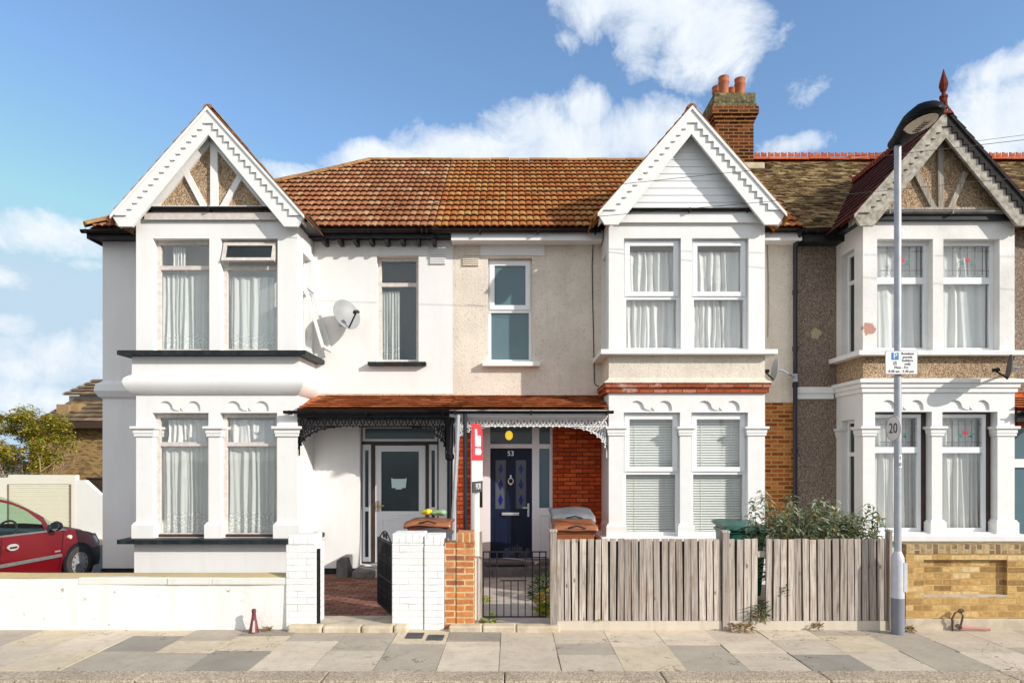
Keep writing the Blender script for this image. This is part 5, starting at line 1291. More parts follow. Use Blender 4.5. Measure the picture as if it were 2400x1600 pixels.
q = rpx(2094, 2101, 847, 855, sy_); m = MB(); m.prism([rect(*q), rect(q[0] + .006, q[1] - .006, q[2] + .006, q[3] - .006)], sy_ - .0035, sy_ - .0022, 'y'); m.bar((q[0] + .012, q[2] + .012), (q[1] - .01, q[3] - .01), .006, sy_ - .0035, sy_ - .0022); m.build('permit_symbol', INK, t)
# speed repeater, turned away
t = thing('speed_sign', 'round 20 speed limit sign turned sideways on the lamp post', 'sign', (lx - .06, LY - .05, Z(1005, LY)))
ang = radians(-88); sc = Vector((lx - .052, LY + .0, Z(1004, LY)))
MS = Matrix.Translation(sc) @ Matrix.Rotation(ang, 4, 'Z') @ RX
TSg = lambda x, y, z: tuple(MS @ Vector((x, z, -y)))
m = MB(); m.prism([[(.147 * cos(2*pi*k/28), .147 * sin(2*pi*k/28)) for k in range(28)]], 0, .004, 'y', 0, TSg); m.build('disc', plain("sign_pale_face", (.74, .70, .69), (.68, .64, .63), 4, .5), t)
m = MB(); m.prism([[(.147 * cos(2*pi*k/28), .147 * sin(2*pi*k/28)) for k in range(28)], [(.138 * cos(2*pi*k/28), .138 * sin(2*pi*k/28)) for k in range(28)]], -.002, -.0005, 'y', 0, TSg); m.build('rim', plain("faded_red", (.48, .36, .35), None, 4, .5), t)
text("20", .17, INK, MS @ Matrix.Translation((0, 0, .003)), 'lettering', t, .001)
m = MB(); m.box(-.02, .06, .005, .03, -.02, .02, 0, TSg); m.build('clip', GALV, t)

# utility covers in the pavement
CASTI = brick("cast_cover", (.10, .10, .11), (.14, .14, .15), (.04, .04, .045), bw=.04, rh=.04, ms=.006, xy=True)
for (a, b, c, d), lab in (((944, 989, 1483, 1496), 'dark cast water cover before the crack of the white pier, left of its twin'), ((994, 1037, 1488, 1500.5), 'dark cast water cover set slightly forward of its twin, before the orange pier')):
    y0, y1 = H * F / (d - HOR), H * F / (c - HOR); m = MB(); m.box(X(a, y0) + .02, X(b, y0) - .0, y0, y1, -.02, .010)
    plain_thing(m, 'water_cover', CASTI, lab, 'cover', ((X(a, y0) + X(b, y0)) / 2, (y0 + y1) / 2, 0), 'cast covers in the pavement', bevel=.004)
# little cone by the white wall
cy_ = 7.86; t = thing('traffic_cone', 'small dusty dark red traffic cone against the low white wall', 'cone', (X(595, cy_), cy_, 0))
m = MB(); m.lathe((X(595, cy_), cy_, 0), [(.062, .0), (.058, .02), (.03, .17), (.022, .235), (.028, .25), (.022, .28), (.008, .285)], 10); m.build('cone_body', plain("faded_maroon", (.11, .02, .022), (.20, .06, .055), 14, .6), t, smooth=True, angle=40)
m = MB(); m.prism([[(-.012, .02), (.02, .02), (.008, .15), (-.006, .15)]], -.061, -.050, 'y', 0, lambda x, y, z: (X(595, cy_) + x + .012, cy_ + y + z * .17, z)); m.build('reflective_strip', plain("strip", (.62, .50, .46), None, 8, .5), t)
# bent wire and pink bar by the yellow wall
wy = 7.93; m = MB(); m.tube([(X(a, wy), wy + c, Z(b, wy)) for a, b, c in ((2233, 1482, 0), (2234, 1460, .01), (2231, 1450, .0), (2238, 1436, .0), (2250, 1430, .01), (2257, 1442, .0), (2253, 1460, .0), (2247, 1476, -.01))], .011, 6)
scroll(m, (X(2252, wy), Z(1432, wy)), .035, wy, 1, t=.009); scroll(m, (X(2246, wy), Z(1468, wy)), .03, wy, -1, t=.012)
plain_thing(m, 'bent_wire', plain("rusty_wire", (.09, .055, .045), None, 9, .7), 'bent rusty wire hoop poking up at the foot of the yellow brick wall', 'wire', (X(2243, wy), wy, 0))
m = MB(); m.tube([(X(2252, wy), wy - .01, Z(1469, wy)), (X(2316, wy), wy - .03, Z(1474, wy) + .01)], .018, 8)
plain_thing(m, 'pink_bar', plain("pink_bar", (.50, .22, .20), None, 9, .6), 'faded pink bar lying at the foot of the yellow brick wall', 'bar', (X(2284, wy), wy, 0))

# ================================================================== satellite dishes
def dish(name, label, c, nrm_dir, R, arm, mat, mount, group='satellite dishes on the house fronts', back=plain("dish_back", (.42, .42, .43), None, 5, .5)):
    c = Vector(c); n = Vector(nrm_dir).normalized(); t = thing(name, label, 'satellite dish', tuple(c), group)
    side = n.cross(Vector((0, 0, 1))).normalized(); up = side.cross(n)
    m = MB(); vs = []; fs = []; K = 28
    for layer in (0, 1):
        for i in range(6):
            r = R * i / 5
            for k in range(K):
                a = 2 * pi * k / K
                vs.append(c + side * cos(a) * r * .92 + up * sin(a) * r + n * (.22 * r * r / R - .008 * layer))
    for layer in (0, 1):
        for i in range(5):
            for k in range(K): b = layer * 6 * K; fs.append((b+i*K+k, b+i*K+(k+1)%K, b+(i+1)*K+(k+1)%K, b+(i+1)*K+k))
    for k in range(K): fs.append((5*K+k, 5*K+(k+1)%K, 11*K+(k+1)%K, 11*K+k))
    m.add(vs, fs); m.build('reflector', mat, t, smooth=True, angle=50)
    m = MB(); a0 = c - up * R * .92 + n * .14 * R; a1 = c - up * R * .35 * arm + n * R * 1.25 * arm
    m.tube([a0, a1], .014, 6); m.build('feed_arm', BLACKP, t)
    m = MB(); d = (c - a1).normalized(); m.tube([a1 - d * .03, a1 + d * .07], .03, 10); m.tube([a1 - side * .05, a1 + side * .05], .022, 8); m.build('receiver', BLACKP, t)
    m = MB(); m.tube([c - n * .01, c - n * .09, Vector(mount)], .018, 8); m.box(mount[0] - .04, mount[0] + .04, mount[1] - .02, mount[1] + .012, mount[2] - .07, mount[2] + .07); m.build('bracket', GALV, t)
DISHG = plain("dish_face", (.30, .31, .315), (.27, .28, .285), 5, .5)
dy = 11.58; dish('satellite_dish', 'pale grey satellite dish on the white wall casting a long shadow', (X(809, dy), dy, Z(740, dy)), (.66, -.66, .30), .28, 1.0, DISHG, (X(800, MF), MF - .014, Z(755, MF)))
dy = 11.5; dish('satellite_dish', 'edge-on satellite dish clamped to the dark downpipe beside the cream bay', (X(1821, dy), dy, Z(866, dy)), (-.99, .08, .14), .20, .8, plain("dish_dark", (.30, .34, .36), None, 5, .5), (5.0, 11.77, Z(885, 11.77)))
dy = 10.55; dish('satellite_dish', 'dark satellite dish in front of the brown bay, above the red porch roof', (X(2372, dy), dy, Z(860, dy)), (-.90, .43, .12), .20, .9, plain("dish_black", (.10, .10, .11), None, 5, .5), (X(2420, 10.97), 11.9, Z(880, 10.97)))

# ================================================================== bins
def wheelie(label, x, y, w, body, lid, group='wheelie bins in the front gardens', lift=0.0, rz=0.0, h=1.0, bump_=0.03, seed=1):
    t = thing('wheelie_bin', label, 'bin', (x, y, 0), group, rz)
    M = WL[t.name]; T = lambda a, b, c: tuple(M @ Vector((a, b, c)))
    d = w * 1.1; m = MB()
    lo, hi = .40 * w, .5 * w
    vs = [T(*v) for v in ((-lo, -d*.36, .06), (lo, -d*.36, .06), (lo, d*.36, .06), (-lo, d*.36, .06), (-hi, -d*.5, h - .08), (hi, -d*.5, h - .08), (hi, d*.5, h - .08), (-hi, d*.5, h - .08), (-hi-.02, -d*.53, h - .08), (hi+.02, -d*.53, h - .08), (hi+.02, d*.53, h - .08), (-hi-.02, d*.53, h - .08), (-hi-.02, -d*.53, h - .03), (hi+.02, -d*.53, h - .03), (hi+.02, d*.53, h - .03), (-hi-.02, d*.53, h - .03))]
    fs = [(0,1,2,3), (12,13,14,15)]
    for a in (0, 4, 8):
        b = a + 4
        for k in range(4): fs.append((a+k, a+(k+1)%4, b+(k+1)%4, b+k))
    m.add(vs, fs); bd = m.build('body', body, t, bevel=.012)
    m = MB(); q = [(-.13, h*.52), (.13, h*.52), (.16, h*.56), (.16, h*.70), (.13, h*.745), (-.13, h*.745), (-.16, h*.70), (-.16, h*.56)]; qi = [(a * .86, b + (h*.63 - b) * .16) for a, b in q]
    m.prism([q, qi], -d*.5 - .004, -d*.40, 'y', 0, T); m.build('moulded_panel', body, bd, bevel=.004)
    m = MB(); n = 20; k = 8; rnd = random.Random(seed)
    for j in range(k + 1):
        v = j / k
        for i in range(n + 1):
            u = i / n; xx = (u - .5) * (w + .10); yy = -d*.60 + v * d * 1.18
            zz = h + lift * v + bump_ * (sin(pi * u) ** .6 if 0 < u < 1 else 0) + .010 * sin(u * 7 + seed) + .006 * sin(v * 6 + seed * 2) - (.05 if j == 0 else 0)
            m.v.append(T(xx, yy, zz))
    for j in range(k):
        for i in range(n): m.f.append([j*(n+1)+i, j*(n+1)+i+1, (j+1)*(n+1)+i+1, (j+1)*(n+1)+i]); m.mi.append(0)
    ld = m.build('lid', lid, t, smooth=True, recalc=True, angle=60); so = ld.modifiers.new('thick', 'SOLIDIFY'); so.thickness = .03; so.offset = -1
    m = MB()
    for s in (-1, 1): m.tube([T(s * (hi - .04), d*.44, .10), T(s * (hi + .02), d*.44, .10)], .10, 14)
    m.build('wheels', BLACKP, t)
    m = MB(); m.tube([T(-hi + .02, d*.56, h - .02), T(hi - .02, d*.56, h - .02)], .018, 6); m.build('grab_rail', body, t)
    m = MB(); m.tube([T(-.12, -d*.60 - .006, h + .005), T(.02, -d*.60 - .012, h + .035), T(.14, -d*.60 - .006, h + .0)], .012, 5); m.build('lid_handle', BLACKP, ld)
    return t
wheelie('brown wheelie bin with pinkish brown lid behind the fence post', X(1345, 10.0), 10.05, .56, BINB, BINL, h=1.04, lift=.05, seed=1)
wheelie('grey lidded wheelie bin tucked behind the brown one by the red brick wall', X(1340, 10.75), 10.8, .60, BINB, BING, h=1.12, lift=.10, seed=3, bump_=.035)
wheelie('slate lidded wheelie bin directly behind the cracked white pier', X(1003, 9.5), 9.5, .58, BIND, BIND, h=.99, lift=.0, seed=4)
wheelie('brown lidded wheelie bin with a yellow and a green bag on top', X(1008, 10.3), 10.3, .60, BINB, BINL, h=1.09, lift=.0, seed=6)
wheelie('green wheelie bin half hidden by the silvery shrub', X(1735, 9.9), 9.9, .56, BINGR, BINGR, h=1.05, lift=.04, seed=7)
def bag(name, label, x, y, z, r, mat, seed):
    bm = bmesh.new(); bmesh.ops.create_icosphere(bm, subdivisions=3, radius=1); rnd = random.Random(seed); ph = [rnd.uniform(0, 6) for _ in range(6)]
    for v in bm.verts:
        p = v.co; k = 1 + .12 * sin(5 * p.x + ph[0]) + .10 * sin(7 * p.y + ph[1] + 3 * p.z) + .06 * sin(13 * p.x + 9 * p.z + ph[2])
        v.co = Vector((p.x * r[0] * k, p.y * r[1] * k, p.z * r[2] * k))
    me = bpy.data.meshes.new(name); bm.to_mesh(me); bm.free(); me.polygons.foreach_set('use_smooth', [True] * len(me.polygons)); me.materials.append(mat)
    o = bpy.data.objects.new(name, me); C.objects.link(o); o.location = (x, y, z); WL[o.name] = Matrix.Translation((x, y, z)); return tag(o, label, 'bag')
bag('plastic_bag', 'crumpled yellow plastic bag on the brown bin lid', X(1002, 10.35), 10.35, 1.225, (.09, .12, .045), plain("yellow_plastic", (.85, .65, .03), None, 5, .35), 1)
bag('plastic_bag', 'crumpled pale green plastic bag on the brown bin lid', X(1030, 10.35), 10.35, 1.215, (.12, .13, .045), plain("green_plastic", (.22, .42, .20), (.35, .5, .32), 12, .35), 2)
# doorstep block and step at the white house
m = MB(); m.box(X(830, 11.6), X(884, 11.6), 11.42, 11.98, -.02, .135); plain_thing(m, 'doorstep', STEPG, 'worn grey stone step at the white door', 'step', (X(857, 11.6), 11.7, 0), bevel=.03)
m = MB(); m.prism([[(X(795, 11.7), -.02), (X(821, 11.7), -.02), (X(821, 11.7), Z(1301, 11.7)), (X(806, 11.7), Z(1301, 11.7)), (X(795, 11.7), Z(1310, 11.7))]], 11.5, 11.88, 'y'); plain_thing(m, 'plinth_block', STEPG, 'short grey block against the white wall beside the door step', 'block', (X(808, 11.7), 11.7, 0), bevel=.01)

# ================================================================== plants
def leaf(vs, fs, p, d, L, w, up, curl=.2):
    d = d.normalized(); s = d.cross(up)
    if s.length < 1e-3: s = Vector((1, 0, 0))
    s.normalize(); n = s.cross(d); o = len(vs)
    vs += [p, p + d * L * .45 + s * w + n * L * curl * .3, p + d * L - n * L * curl, p + d * L * .45 - s * w + n * L * curl * .3]
    fs.append((o, o+1, o+2, o+3))
SHRUB = leafm("silvery_leaf", [(0, (.07, .11, .05)), (.35, (.19, .25, .13)), (.7, (.36, .42, .28)), (.9, (.54, .57, .45)), (.93, (.46, .32, .06)), (1, (.36, .20, .04))])
STEM = plain("woody_stem", (.22, .15, .09), (.15, .10, .06), 12, .8)
rnd = random.Random(11)
t = thing('shrub', 'silvery green leafy shrub spilling over the fence, with tall upright shoots', 'shrub', (4.05, 8.75, 0))
stems = MB(); vs, fs = [], []
def ln_top(x):       # height of the bush along the fence
    u = (x - 3.15) / 1.9
    return 1.19 + .20 * sin(pi * min(1, max(0, u))) * (.7 + .3 * sin(x * 9))
for k in range(135):
    x = rnd.uniform(3.3, 4.75); y = 8.55 + rnd.random() * .75; ph = ln_top(x) * rnd.uniform(.86, 1.06)
    base = Vector((x + rnd.uniform(-.25, .25), y + rnd.uniform(-.1, .1), 0)); tip = Vector((x + rnd.uniform(-.12, .12), y - rnd.uniform(0, .2), ph))
    if rnd.random() < .5: stems.tube([base, base.lerp(tip, .5) + Vector((rnd.uniform(-.06, .06), 0, 0)), tip], [.007, .005, .003], 4)
    for j in range(26):
        q = rnd.uniform(.35, 1.0); p = base.lerp(tip, q); a = rnd.uniform(0, 2 * pi); d = Vector((cos(a), sin(a), rnd.uniform(-.25, .75)))
        leaf(vs, fs, p, d, rnd.uniform(.08, .16), rnd.uniform(.013, .024), Vector((0, 0, 1)), rnd.uniform(.05, .4))
shoots = [(1782, 1148, 8.9), (1795, 1165, 8.8), (1772, 1165, 8.9), (1856, 1160, 8.7), (1930, 1163, 8.7), (1905, 1180, 8.7), (1815, 1195, 8.9), (1848, 1165, 8.8), (1868, 1185, 8.9), (1915, 1172, 8.7), (1925, 1195, 8.8), (1840, 1205, 8.7), (1890, 1205, 8.8), (1965, 1220, 8.7), (2000, 1222, 8.7), (2038, 1180, 8.5), (2060, 1210, 8.5), (2047, 1195, 8.55), (1990, 1215, 8.6), (1770, 1185, 8.9)]
for px, py, Y in shoots:
    tip = Vector((X(px, Y), Y, Z(py, Y))); base = Vector((tip.x - rnd.uniform(-.2, .2), Y + .1, .75)); mid = base.lerp(tip, .5) + Vector((rnd.uniform(-.05, .05), 0, 0))
    stems.tube([base, mid, tip], [.006, .005, .003], 4)
    for j in range(34):
        q = .25 + .75 * (j / 34) ** .8; p = base.lerp(mid, q * 2) if q < .5 else mid.lerp(tip, q * 2 - 1); a = j * 2.4 + rnd.uniform(-.4, .4)
        d = Vector((cos(a), sin(a), rnd.uniform(-.1, .6))); leaf(vs, fs, p, d, rnd.uniform(.09, .17), rnd.uniform(.013, .022), Vector((0, 0, 1)), rnd.uniform(.2, .6))
stems.build('stems', STEM, t)
m = MB(); m.add(vs, fs); m.build('foliage', SHRUB, t, recalc=False)
def weed(label, x, y, r, h, n, mat, seed, lx=.07, name='weed', cat='plant', z0=.0, group=None, wd=.015):
    rnd = random.Random(seed); vs, fs = [], []
    for k in range(n):
        a = rnd.uniform(0, 2 * pi); q = rnd.random() ** .6; p = Vector((x + cos(a) * r * q * .7, y + sin(a) * r * q * .6, z0 + h * rnd.random() * (1 - .4 * q)))
        d = Vector((cos(a), sin(a), rnd.uniform(-.1, 1.1))); leaf(vs, fs, p, d, lx * rnd.uniform(.6, 1.3), wd * rnd.uniform(.6, 1.3), Vector((0, 0, 1)), rnd.uniform(0, .5))
    m = MB(); m.add(vs, fs); return plain_thing(m, name, mat, label, cat, (x, y, z0), group, recalc=False)
YG = leafm("yellow_green_leaf", [(0, (.10, .16, .015)), (.5, (.32, .40, .03)), (1, (.55, .52, .04))]); DG = leafm("dark_green_leaf", [(0, (.02, .04, .01)), (.6, (.05, .10, .02)), (1, (.12, .18, .03))]); DRY = leafm("dry_leaf", [(0, (.16, .09, .035)), (.5, (.36, .25, .12)), (1, (.50, .40, .24))]); OCH = leafm("ochre_leaf", [(0, (.30, .15, .02)), (.5, (.5, .3, .04)), (1, (.55, .42, .08))])
weed('bright yellow green weed at the left foot of the closed gate', X(1146, 8.2), 8.2, .09, .16, 60, YG, 1)
weed('small yellow green weed beside the path behind the closed gate', X(1134, 9.4), 9.4, .10, .14, 50, YG, 2)
weed('dark green border plant beside the path, behind the fence post', X(1280, 9.6), 9.6, .34, .42, 420, DG, 3, .09, 'border_plant')
weed('ochre yellow border plant beside the path, behind the fence post', X(1279, 8.95), 8.95, .20, .28, 220, OCH, 4, .08, 'border_plant')
weed('bright green tufted plant low beside the path at the fence post', X(1281, 8.6), 8.6, .15, .22, 180, YG, 5, .09, 'border_plant')
weed('greenish plant poking through the gap in the fence', X(1782, 7.97), 7.98, .12, .22, 90, leafm("pale_shoot", [(0, (.05, .08, .03)), (1, (.30, .33, .22))]), 6, .10, 'fence_plant', z0=.12)
weed('dry brown leaves caught in the gap of the fence', X(1785, 7.95), 7.96, .09, .14, 70, DRY, 7, .06, 'dry_leaves', z0=.10)
weed('dry straw coloured tuft at the foot of the middle fence post', X(1735, 7.93), 7.93, .16, .12, 90, DRY, 8, .07, 'dry_leaves')
weed('dry straw coloured tuft against the long gravel board', X(1915, 7.94), 7.94, .06, .10, 45, DRY, 9, .05, 'dry_leaves', z0=.02)
weed('dry leaves in the corner between lamp post and yellow wall', X(2128, 7.93), 7.93, .11, .06, 60, DRY, 10, .05, 'dry_leaves')
weed('single ivy sprig hanging between the fence boards', X(1844, 7.95), 7.955, .03, .12, 12, DG, 11, .05, 'ivy_sprig', z0=.42)
weed('small weed growing on the gravel board, between fence boards', X(1407, 7.95), 7.955, .02, .02, 10, YG, 12, .025, 'weed', z0=.12)
weed('withered tuft at the foot of the low wall, beside the cone', X(627, 7.95), 7.93, .06, .05, 30, DRY, 13, .05, 'dry_leaves')

# ================================================================== side street: car, garage, far house, tree
def car():
    t = thing('parked_car', 'dark red people carrier parked beside the white end house', 'car', (-8.6, 10.8, -.135))
    gz = -.135; th = radians(84); h = Vector((cos(th), sin(th), 0)); r = Vector((sin(th), -cos(th), 0)); O = Vector((-7.88, 12.05, gz)) - r * .80
    T = lambda l, s, z: tuple(O + h * l + r * s + Vector((0, 0, z)))
    # stations: l, half width at sill, at waist, at belt; belt z, roof half width, roof z
    S = [(.80, .50, .55, .45, .60, .40, .66), (.74, .60, .66, .56, .68, .50, .74), (.62, .70, .76, .66, .76, .58, .81), (.40, .76, .81, .72, .83, .62, .885), (.05, .79, .835, .76, .90, .66, .965), (-.28, .80, .845, .785, .94, .68, 1.03),
         (-.60, .80, .85, .79, .945, .64, 1.245), (-.95, .80, .85, .79, .95, .61, 1.44), (-1.25, .80, .85, .79, .955, .60, 1.56), (-1.60, .80, .85, .79, .96, .60, 1.64), (-2.1, .80, .85, .79, .97, .60, 1.68), (-2.7, .80, .85, .79, .98, .60, 1.67), (-3.2, .78, .83, .77, 1.0, .58, 1.61), (-3.42, .72, .78, .72, 1.0, .54, 1.40), (-3.50, .66, .72, .66, .98, .5, 1.05)]
    def ring(s): 
        l, a, b, c, zb, rw, zr = s
        half = [(0, .20), (a * .96, .20), (a, .30), (b, .50), (b, .66 if zb > .8 else zb * .8), (c, zb), (rw + (c - rw) * .04, zr - .055), (rw * .86, zr - .012), (0, zr + .012)]
        return half + [(-x, z) for x, z in half[-2:0:-1]]
    m = MB(); R = [ring(s) for s in S]; n = len(R[0])
    for s, q in zip(S, R):
        for x, z in q: m.v.append(T(s[0], x, z))
    for i in range(len(S) - 1):
        for k in range(n): m.f.append([i*n+k, i*n+(k+1)%n, (i+1)*n+(k+1)%n, (i+1)*n+k]); m.mi.append(0)
    m.f += [list(range(n)), list(range((len(S)-1)*n, len(S)*n))]; m.mi += [0, 0]
    # leave the side and screen glass open
    keep_f, keep_m = [], []
    for f, mi in zip(m.f, m.mi):
        if len(f) == 4:
            i, k = f[0] // n, f[0] % n
            if k in (5, n - 6) and 5 <= i <= 11: continue
            if 5 <= i <= 8 and k in (6, 7, n - 8, n - 7): continue
        keep_f.append(f); keep_m.append(mi)
    m.f, m.mi = keep_f, keep_m
    RED_ = plain("deep_red_car_paint", (.17, .005, .009), (.155, .005, .008), 3, .28, coat=.6)
    body = m.build('body', RED_, t, smooth=True, angle=38)
    CG = glass("car_glass", (.72, .88, .78), .10); TRIM = plain("black_trim", (.012, .011, .013), None, 6, .5); GREYT = plain("grey_moulding", (.18, .16, .16), (.13, .12, .12), 20, .55)
    def top_of(l):
        for (a, b) in zip(S, S[1:]):
            if b[0] <= l <= a[0]:
                u = (a[0] - l) / (a[0] - b[0]); return [a[k] + (b[k] - a[k]) * u for k in range(7)]
    def sd(l, z, o=.004):
        s = top_of(l); x0, z0, x1, z1 = s[3], s[4], s[5] + (s[3] - s[5]) * .04, s[6] - .055; u = (z - z0) / max(.01, z1 - z0); return x0 + (x1 - x0) * u + o
    def wpoly(ls, f): return [T(l, sd(l, z, f), z) for l, z in ls]
    def roofz(l): s = top_of(l); return s[6] - .06
    for s_ in (1, -1):
        Ts = lambda l, s, z: T(l, s * s_, z)
        def strip(m, a, b, lo, hi, o, st=10, mi=0):
            vs = []
            for k in range(st + 1):
                l = a + (b - a) * k / st; z0, z1 = lo(l), hi(l); vs += [Ts(l, sd(l, z0, o), z0), Ts(l, sd(l, z1, o), z1)]
            m.add(vs, [(2*k, 2*k+1, 2*k+3, 2*k+2) for k in range(st)], mi)
        belt = lambda l: top_of(l)[4]
        m = MB(); strip(m, -.66, -1.62, lambda l: belt(l) + .015, lambda l: max(belt(l) + .02, roofz(l) - .04 - max(0, (l + .95)) * .35), .003); m.build('side_window', CG, t, recalc=False)
        m = MB(); strip(m, -1.76, -2.62, lambda l: belt(l) + .015, lambda l: roofz(l) - .035, .003); m.build('side_window', CG, t, recalc=False)
        m = MB(); strip(m, -.30, -.62, lambda l: belt(l) + .012, lambda l: max(belt(l) + .016, roofz(l) - .05), .003); m.build('quarter_light', CG, t, recalc=False)
        m = MB(); strip(m, -1.62, -1.76, lambda l: belt(l), lambda l: roofz(l), .004, 2); strip(m, -.58, -.70, lambda l: belt(l), lambda l: roofz(l) + .01, .004, 3); strip(m, -.62, -2.7, lambda l: roofz(l) - .042 - max(0, (l + .95)) * .35, lambda l: roofz(l) + .005, .0045, 14); strip(m, -2.62, -3.3, lambda l: belt(l), lambda l: roofz(l), .004, 4); m.build('pillar', RED_, t, recalc=False)
        m = MB(); strip(m, -.24, -3.2, lambda l: belt(l) - .012, lambda l: belt(l) + .018, .006, 16); m.build('belt_trim', GREYT, t, recalc=False)
    m = MB()
    vs = []
    for i in (5, 6, 7, 8, 9):
        l, a, b, c, zb, rw, zr = S[i]; vs += [T(l, rw * .9, zr - .004), T(l, -rw * .9, zr - .004)]
    m.add(vs, [(2*k, 2*k+1, 2*k+3, 2*k+2) for k in range(4)]); m.build('windscreen', CG, t, recalc=False)
    # front bumper, moulding, details on the near side
    m = MB(); vs = []
    for l, w in ((.24, .835), (.42, .805), (.62, .755), (.75, .655), (.82, .53), (.85, .30), (.86, 0), (.85, -.30), (.82, -.53), (.75, -.655), (.62, -.755), (.42, -.805)): vs += [T(l, w, .20), T(l + .02, w * 1.01, .34), T(l + .02, w * 1.01, .50), T(l - .01, w * .98, .60)]
    m.add(vs, [(4*k+j, 4*k+j+1, 4*k+5+j, 4*k+4+j) for k in range(11) for j in range(3)]); m.build('front_bumper', TRIM, t, smooth=True, angle=60)
    m = MB(); m.prism([[(.70, .62), (.79, .60), (.60, .78), (.44, .80), (.50, .70)]], .655, .69, 'y', 0, lambda l, s, z: T(l, s + (.62 - l) * .32, z)); m.build('headlight', plain("smoky_lamp", (.05, .05, .075), None, 5, .1, coat=1), t)
    m = MB(); m.box(-3.0, -.42, .845, .872, .475, .535, 0, T); m.build('side_moulding', GREYT, t, bevel=.01)
    m = MB(); m.prism([[(-1.42 + .105 * cos(k * pi / 8), .775 + .055 * sin(k * pi / 8)) for k in range(16)]], .843, .868, 'y', 0, T); m.build('door_handle', plain("handle_grey", (.48, .46, .42), None, 6, .4), t)
    m = MB(); m.box(-1.49, -1.36, .868, .882, .762, .785, 0, T); m.build('handle_grip', TRIM, t)
    m = MB(); m.prism([[(-.20 + .036 * cos(k * pi / 6), .80 + .036 * sin(k * pi / 6)) for k in range(12)]], .81, .85, 'y', 0, T); m.build('side_repeater', plain("repeater", (.80, .74, .62), None, 5, .3), t)
    m = MB(); m.box(-.56, -.44, .848, .853, .575, .60, 0, T); m.build('badge', CHROME, t)
    m = MB()
    for a, b in (((-.36, .93), (-.44, .30)), ((-1.62, .95), (-1.66, .30))): m.bar(a, b, .008, .846, .8515); 
    m2 = MB()
    for v in m.v: m2.v.append(T(*v))
    m2.f, m2.mi = m.f, m.mi; m2.build('door_gap', TRIM, t)
    m = MB(); M_ = [( -.62, .93, .98), ]
    c = Vector((-.66, .97, 1.04)); vs = []
    m.tube([T(-.60, .80, .95), T(-.64, .90, .98)], .025, 6); m.lathe((0, 0, 0), [(.02, -.05), (.075, -.045), (.085, 0), (.07, .045), (.02, .055)], 12, 0, lambda x, y, z: T(c.x + z, c.y + x * 1.15, c.z + y)); mr = m.build('wing_mirror', TRIM, t, smooth=True)
    m = MB(); m.prism([[(.078 * 1.1 * cos(k * pi / 8), .068 * sin(k * pi / 8)) for k in range(16)]], -.058, -.052, 'y', 0, lambda x, y, z: T(c.x + y, c.y + x, c.z + z)); m.build('mirror_glass', plain("mirror", (.75, .80, .85), None, 3, .03, metal=1), mr)
    # wheels
    TY = plain("tyre", (.035, .032, .03), (.06, .055, .05), 12, .8); AL = plain("wheel_trim", (.50, .50, .50), (.42, .42, .42), 10, .35, metal=.4)
    for l, s_ in ((0, 1), (-2.6, 1), (0, -1), (-2.6, -1)):
        st = radians(10) if l == 0 else 0
        def TW(a, b, z, l=l, s_=s_, st=st): return T(l + a * cos(st) - b * sin(st) * s_, s_ * (.795 + b * cos(st) + a * sin(st) * .0), .305 + z)
        m = MB(); m.prism([[(.365 * cos(pi * k / 14), .365 * sin(pi * k / 14) + .01) for k in range(-3, 18)]], .838 - .795, .8535 - .795, 'y', 0, lambda a, b, z: T(l + a, s_ * (.795 + b), .305 + z)); m.build('wheel_arch', TRIM, t)
        m = MB(); K = 28; prof = [(.20, -.12), (.285, -.12), (.305, -.08), (.305, .055), (.285, .085), (.20, .085)]
        vs = [TW(rr * cos(2*pi*k/K), b, rr * sin(2*pi*k/K)) for rr, b in prof for k in range(K)]; m.add(vs, [(i*K+k, i*K+(k+1)%K, (i+1)*K+(k+1)%K, (i+1)*K+k) for i in range(5) for k in range(K)])
        wh = m.build('wheel', TY, t, smooth=True, angle=50)
        m = MB(); rim = [(.205 * cos(2*pi*k/K), .205 * sin(2*pi*k/K)) for k in range(K)]; holes = []
        for q in range(12):
            a = 2 * pi * (q + .5) / 12; e, tt = (cos(a), sin(a)), (-sin(a), cos(a)); holes.append([(e[0]*r0 + tt[0]*w0, e[1]*r0 + tt[1]*w0) for r0, w0 in ((.145, -.010), (.145, .010), (.185, .014), (.185, -.014))])
        m.prism([rim] + holes, .072, .082, 'y', 0, TW); m.prism([[(.045 * cos(2*pi*k/12), .045 * sin(2*pi*k/12)) for k in range(12)]], .083, .10, 'y', 0, TW); m.build('rim', AL, wh)
        m = MB(); m.prism([[(.2 * cos(2*pi*k/K), .2 * sin(2*pi*k/K)) for k in range(K)]], .05, .055, 'y', 0, TW); m.build('brake_disc', TRIM, wh)
    # cabin
    m = MB(); m.box(-3.0, -.3, -.70, .70, .25, .80, 0, T); m.build('cabin_floor', TRIM, t)
    SEAT = plain("seat_cloth", (.05, .06, .075), None, 20, .9)
    for s_ in (-.36, .36):
        m = MB(); m.box(-1.95, -1.72, s_ - .24, s_ + .24, .8, 1.22, 0, T); m.box(-1.90, -1.78, s_ - .12, s_ + .12, 1.25, 1.42, 0, T); m.build('seat', SEAT, t, bevel=.05)
    m = MB(); K = 20; m.tube([T(-1.02 + .08 * cos(2*pi*k/K), .36 + .18 * sin(2*pi*k/K), .99 + .16 * cos(2*pi*k/K)) for k in range(K)], .018, 6, closed=True); m.build('steering_wheel', TRIM, t)
    m = MB(); m.box(-.9, -.3, -.7, .7, .8, .965, 0, T); m.build('dashboard', TRIM, t, bevel=.05)
car()

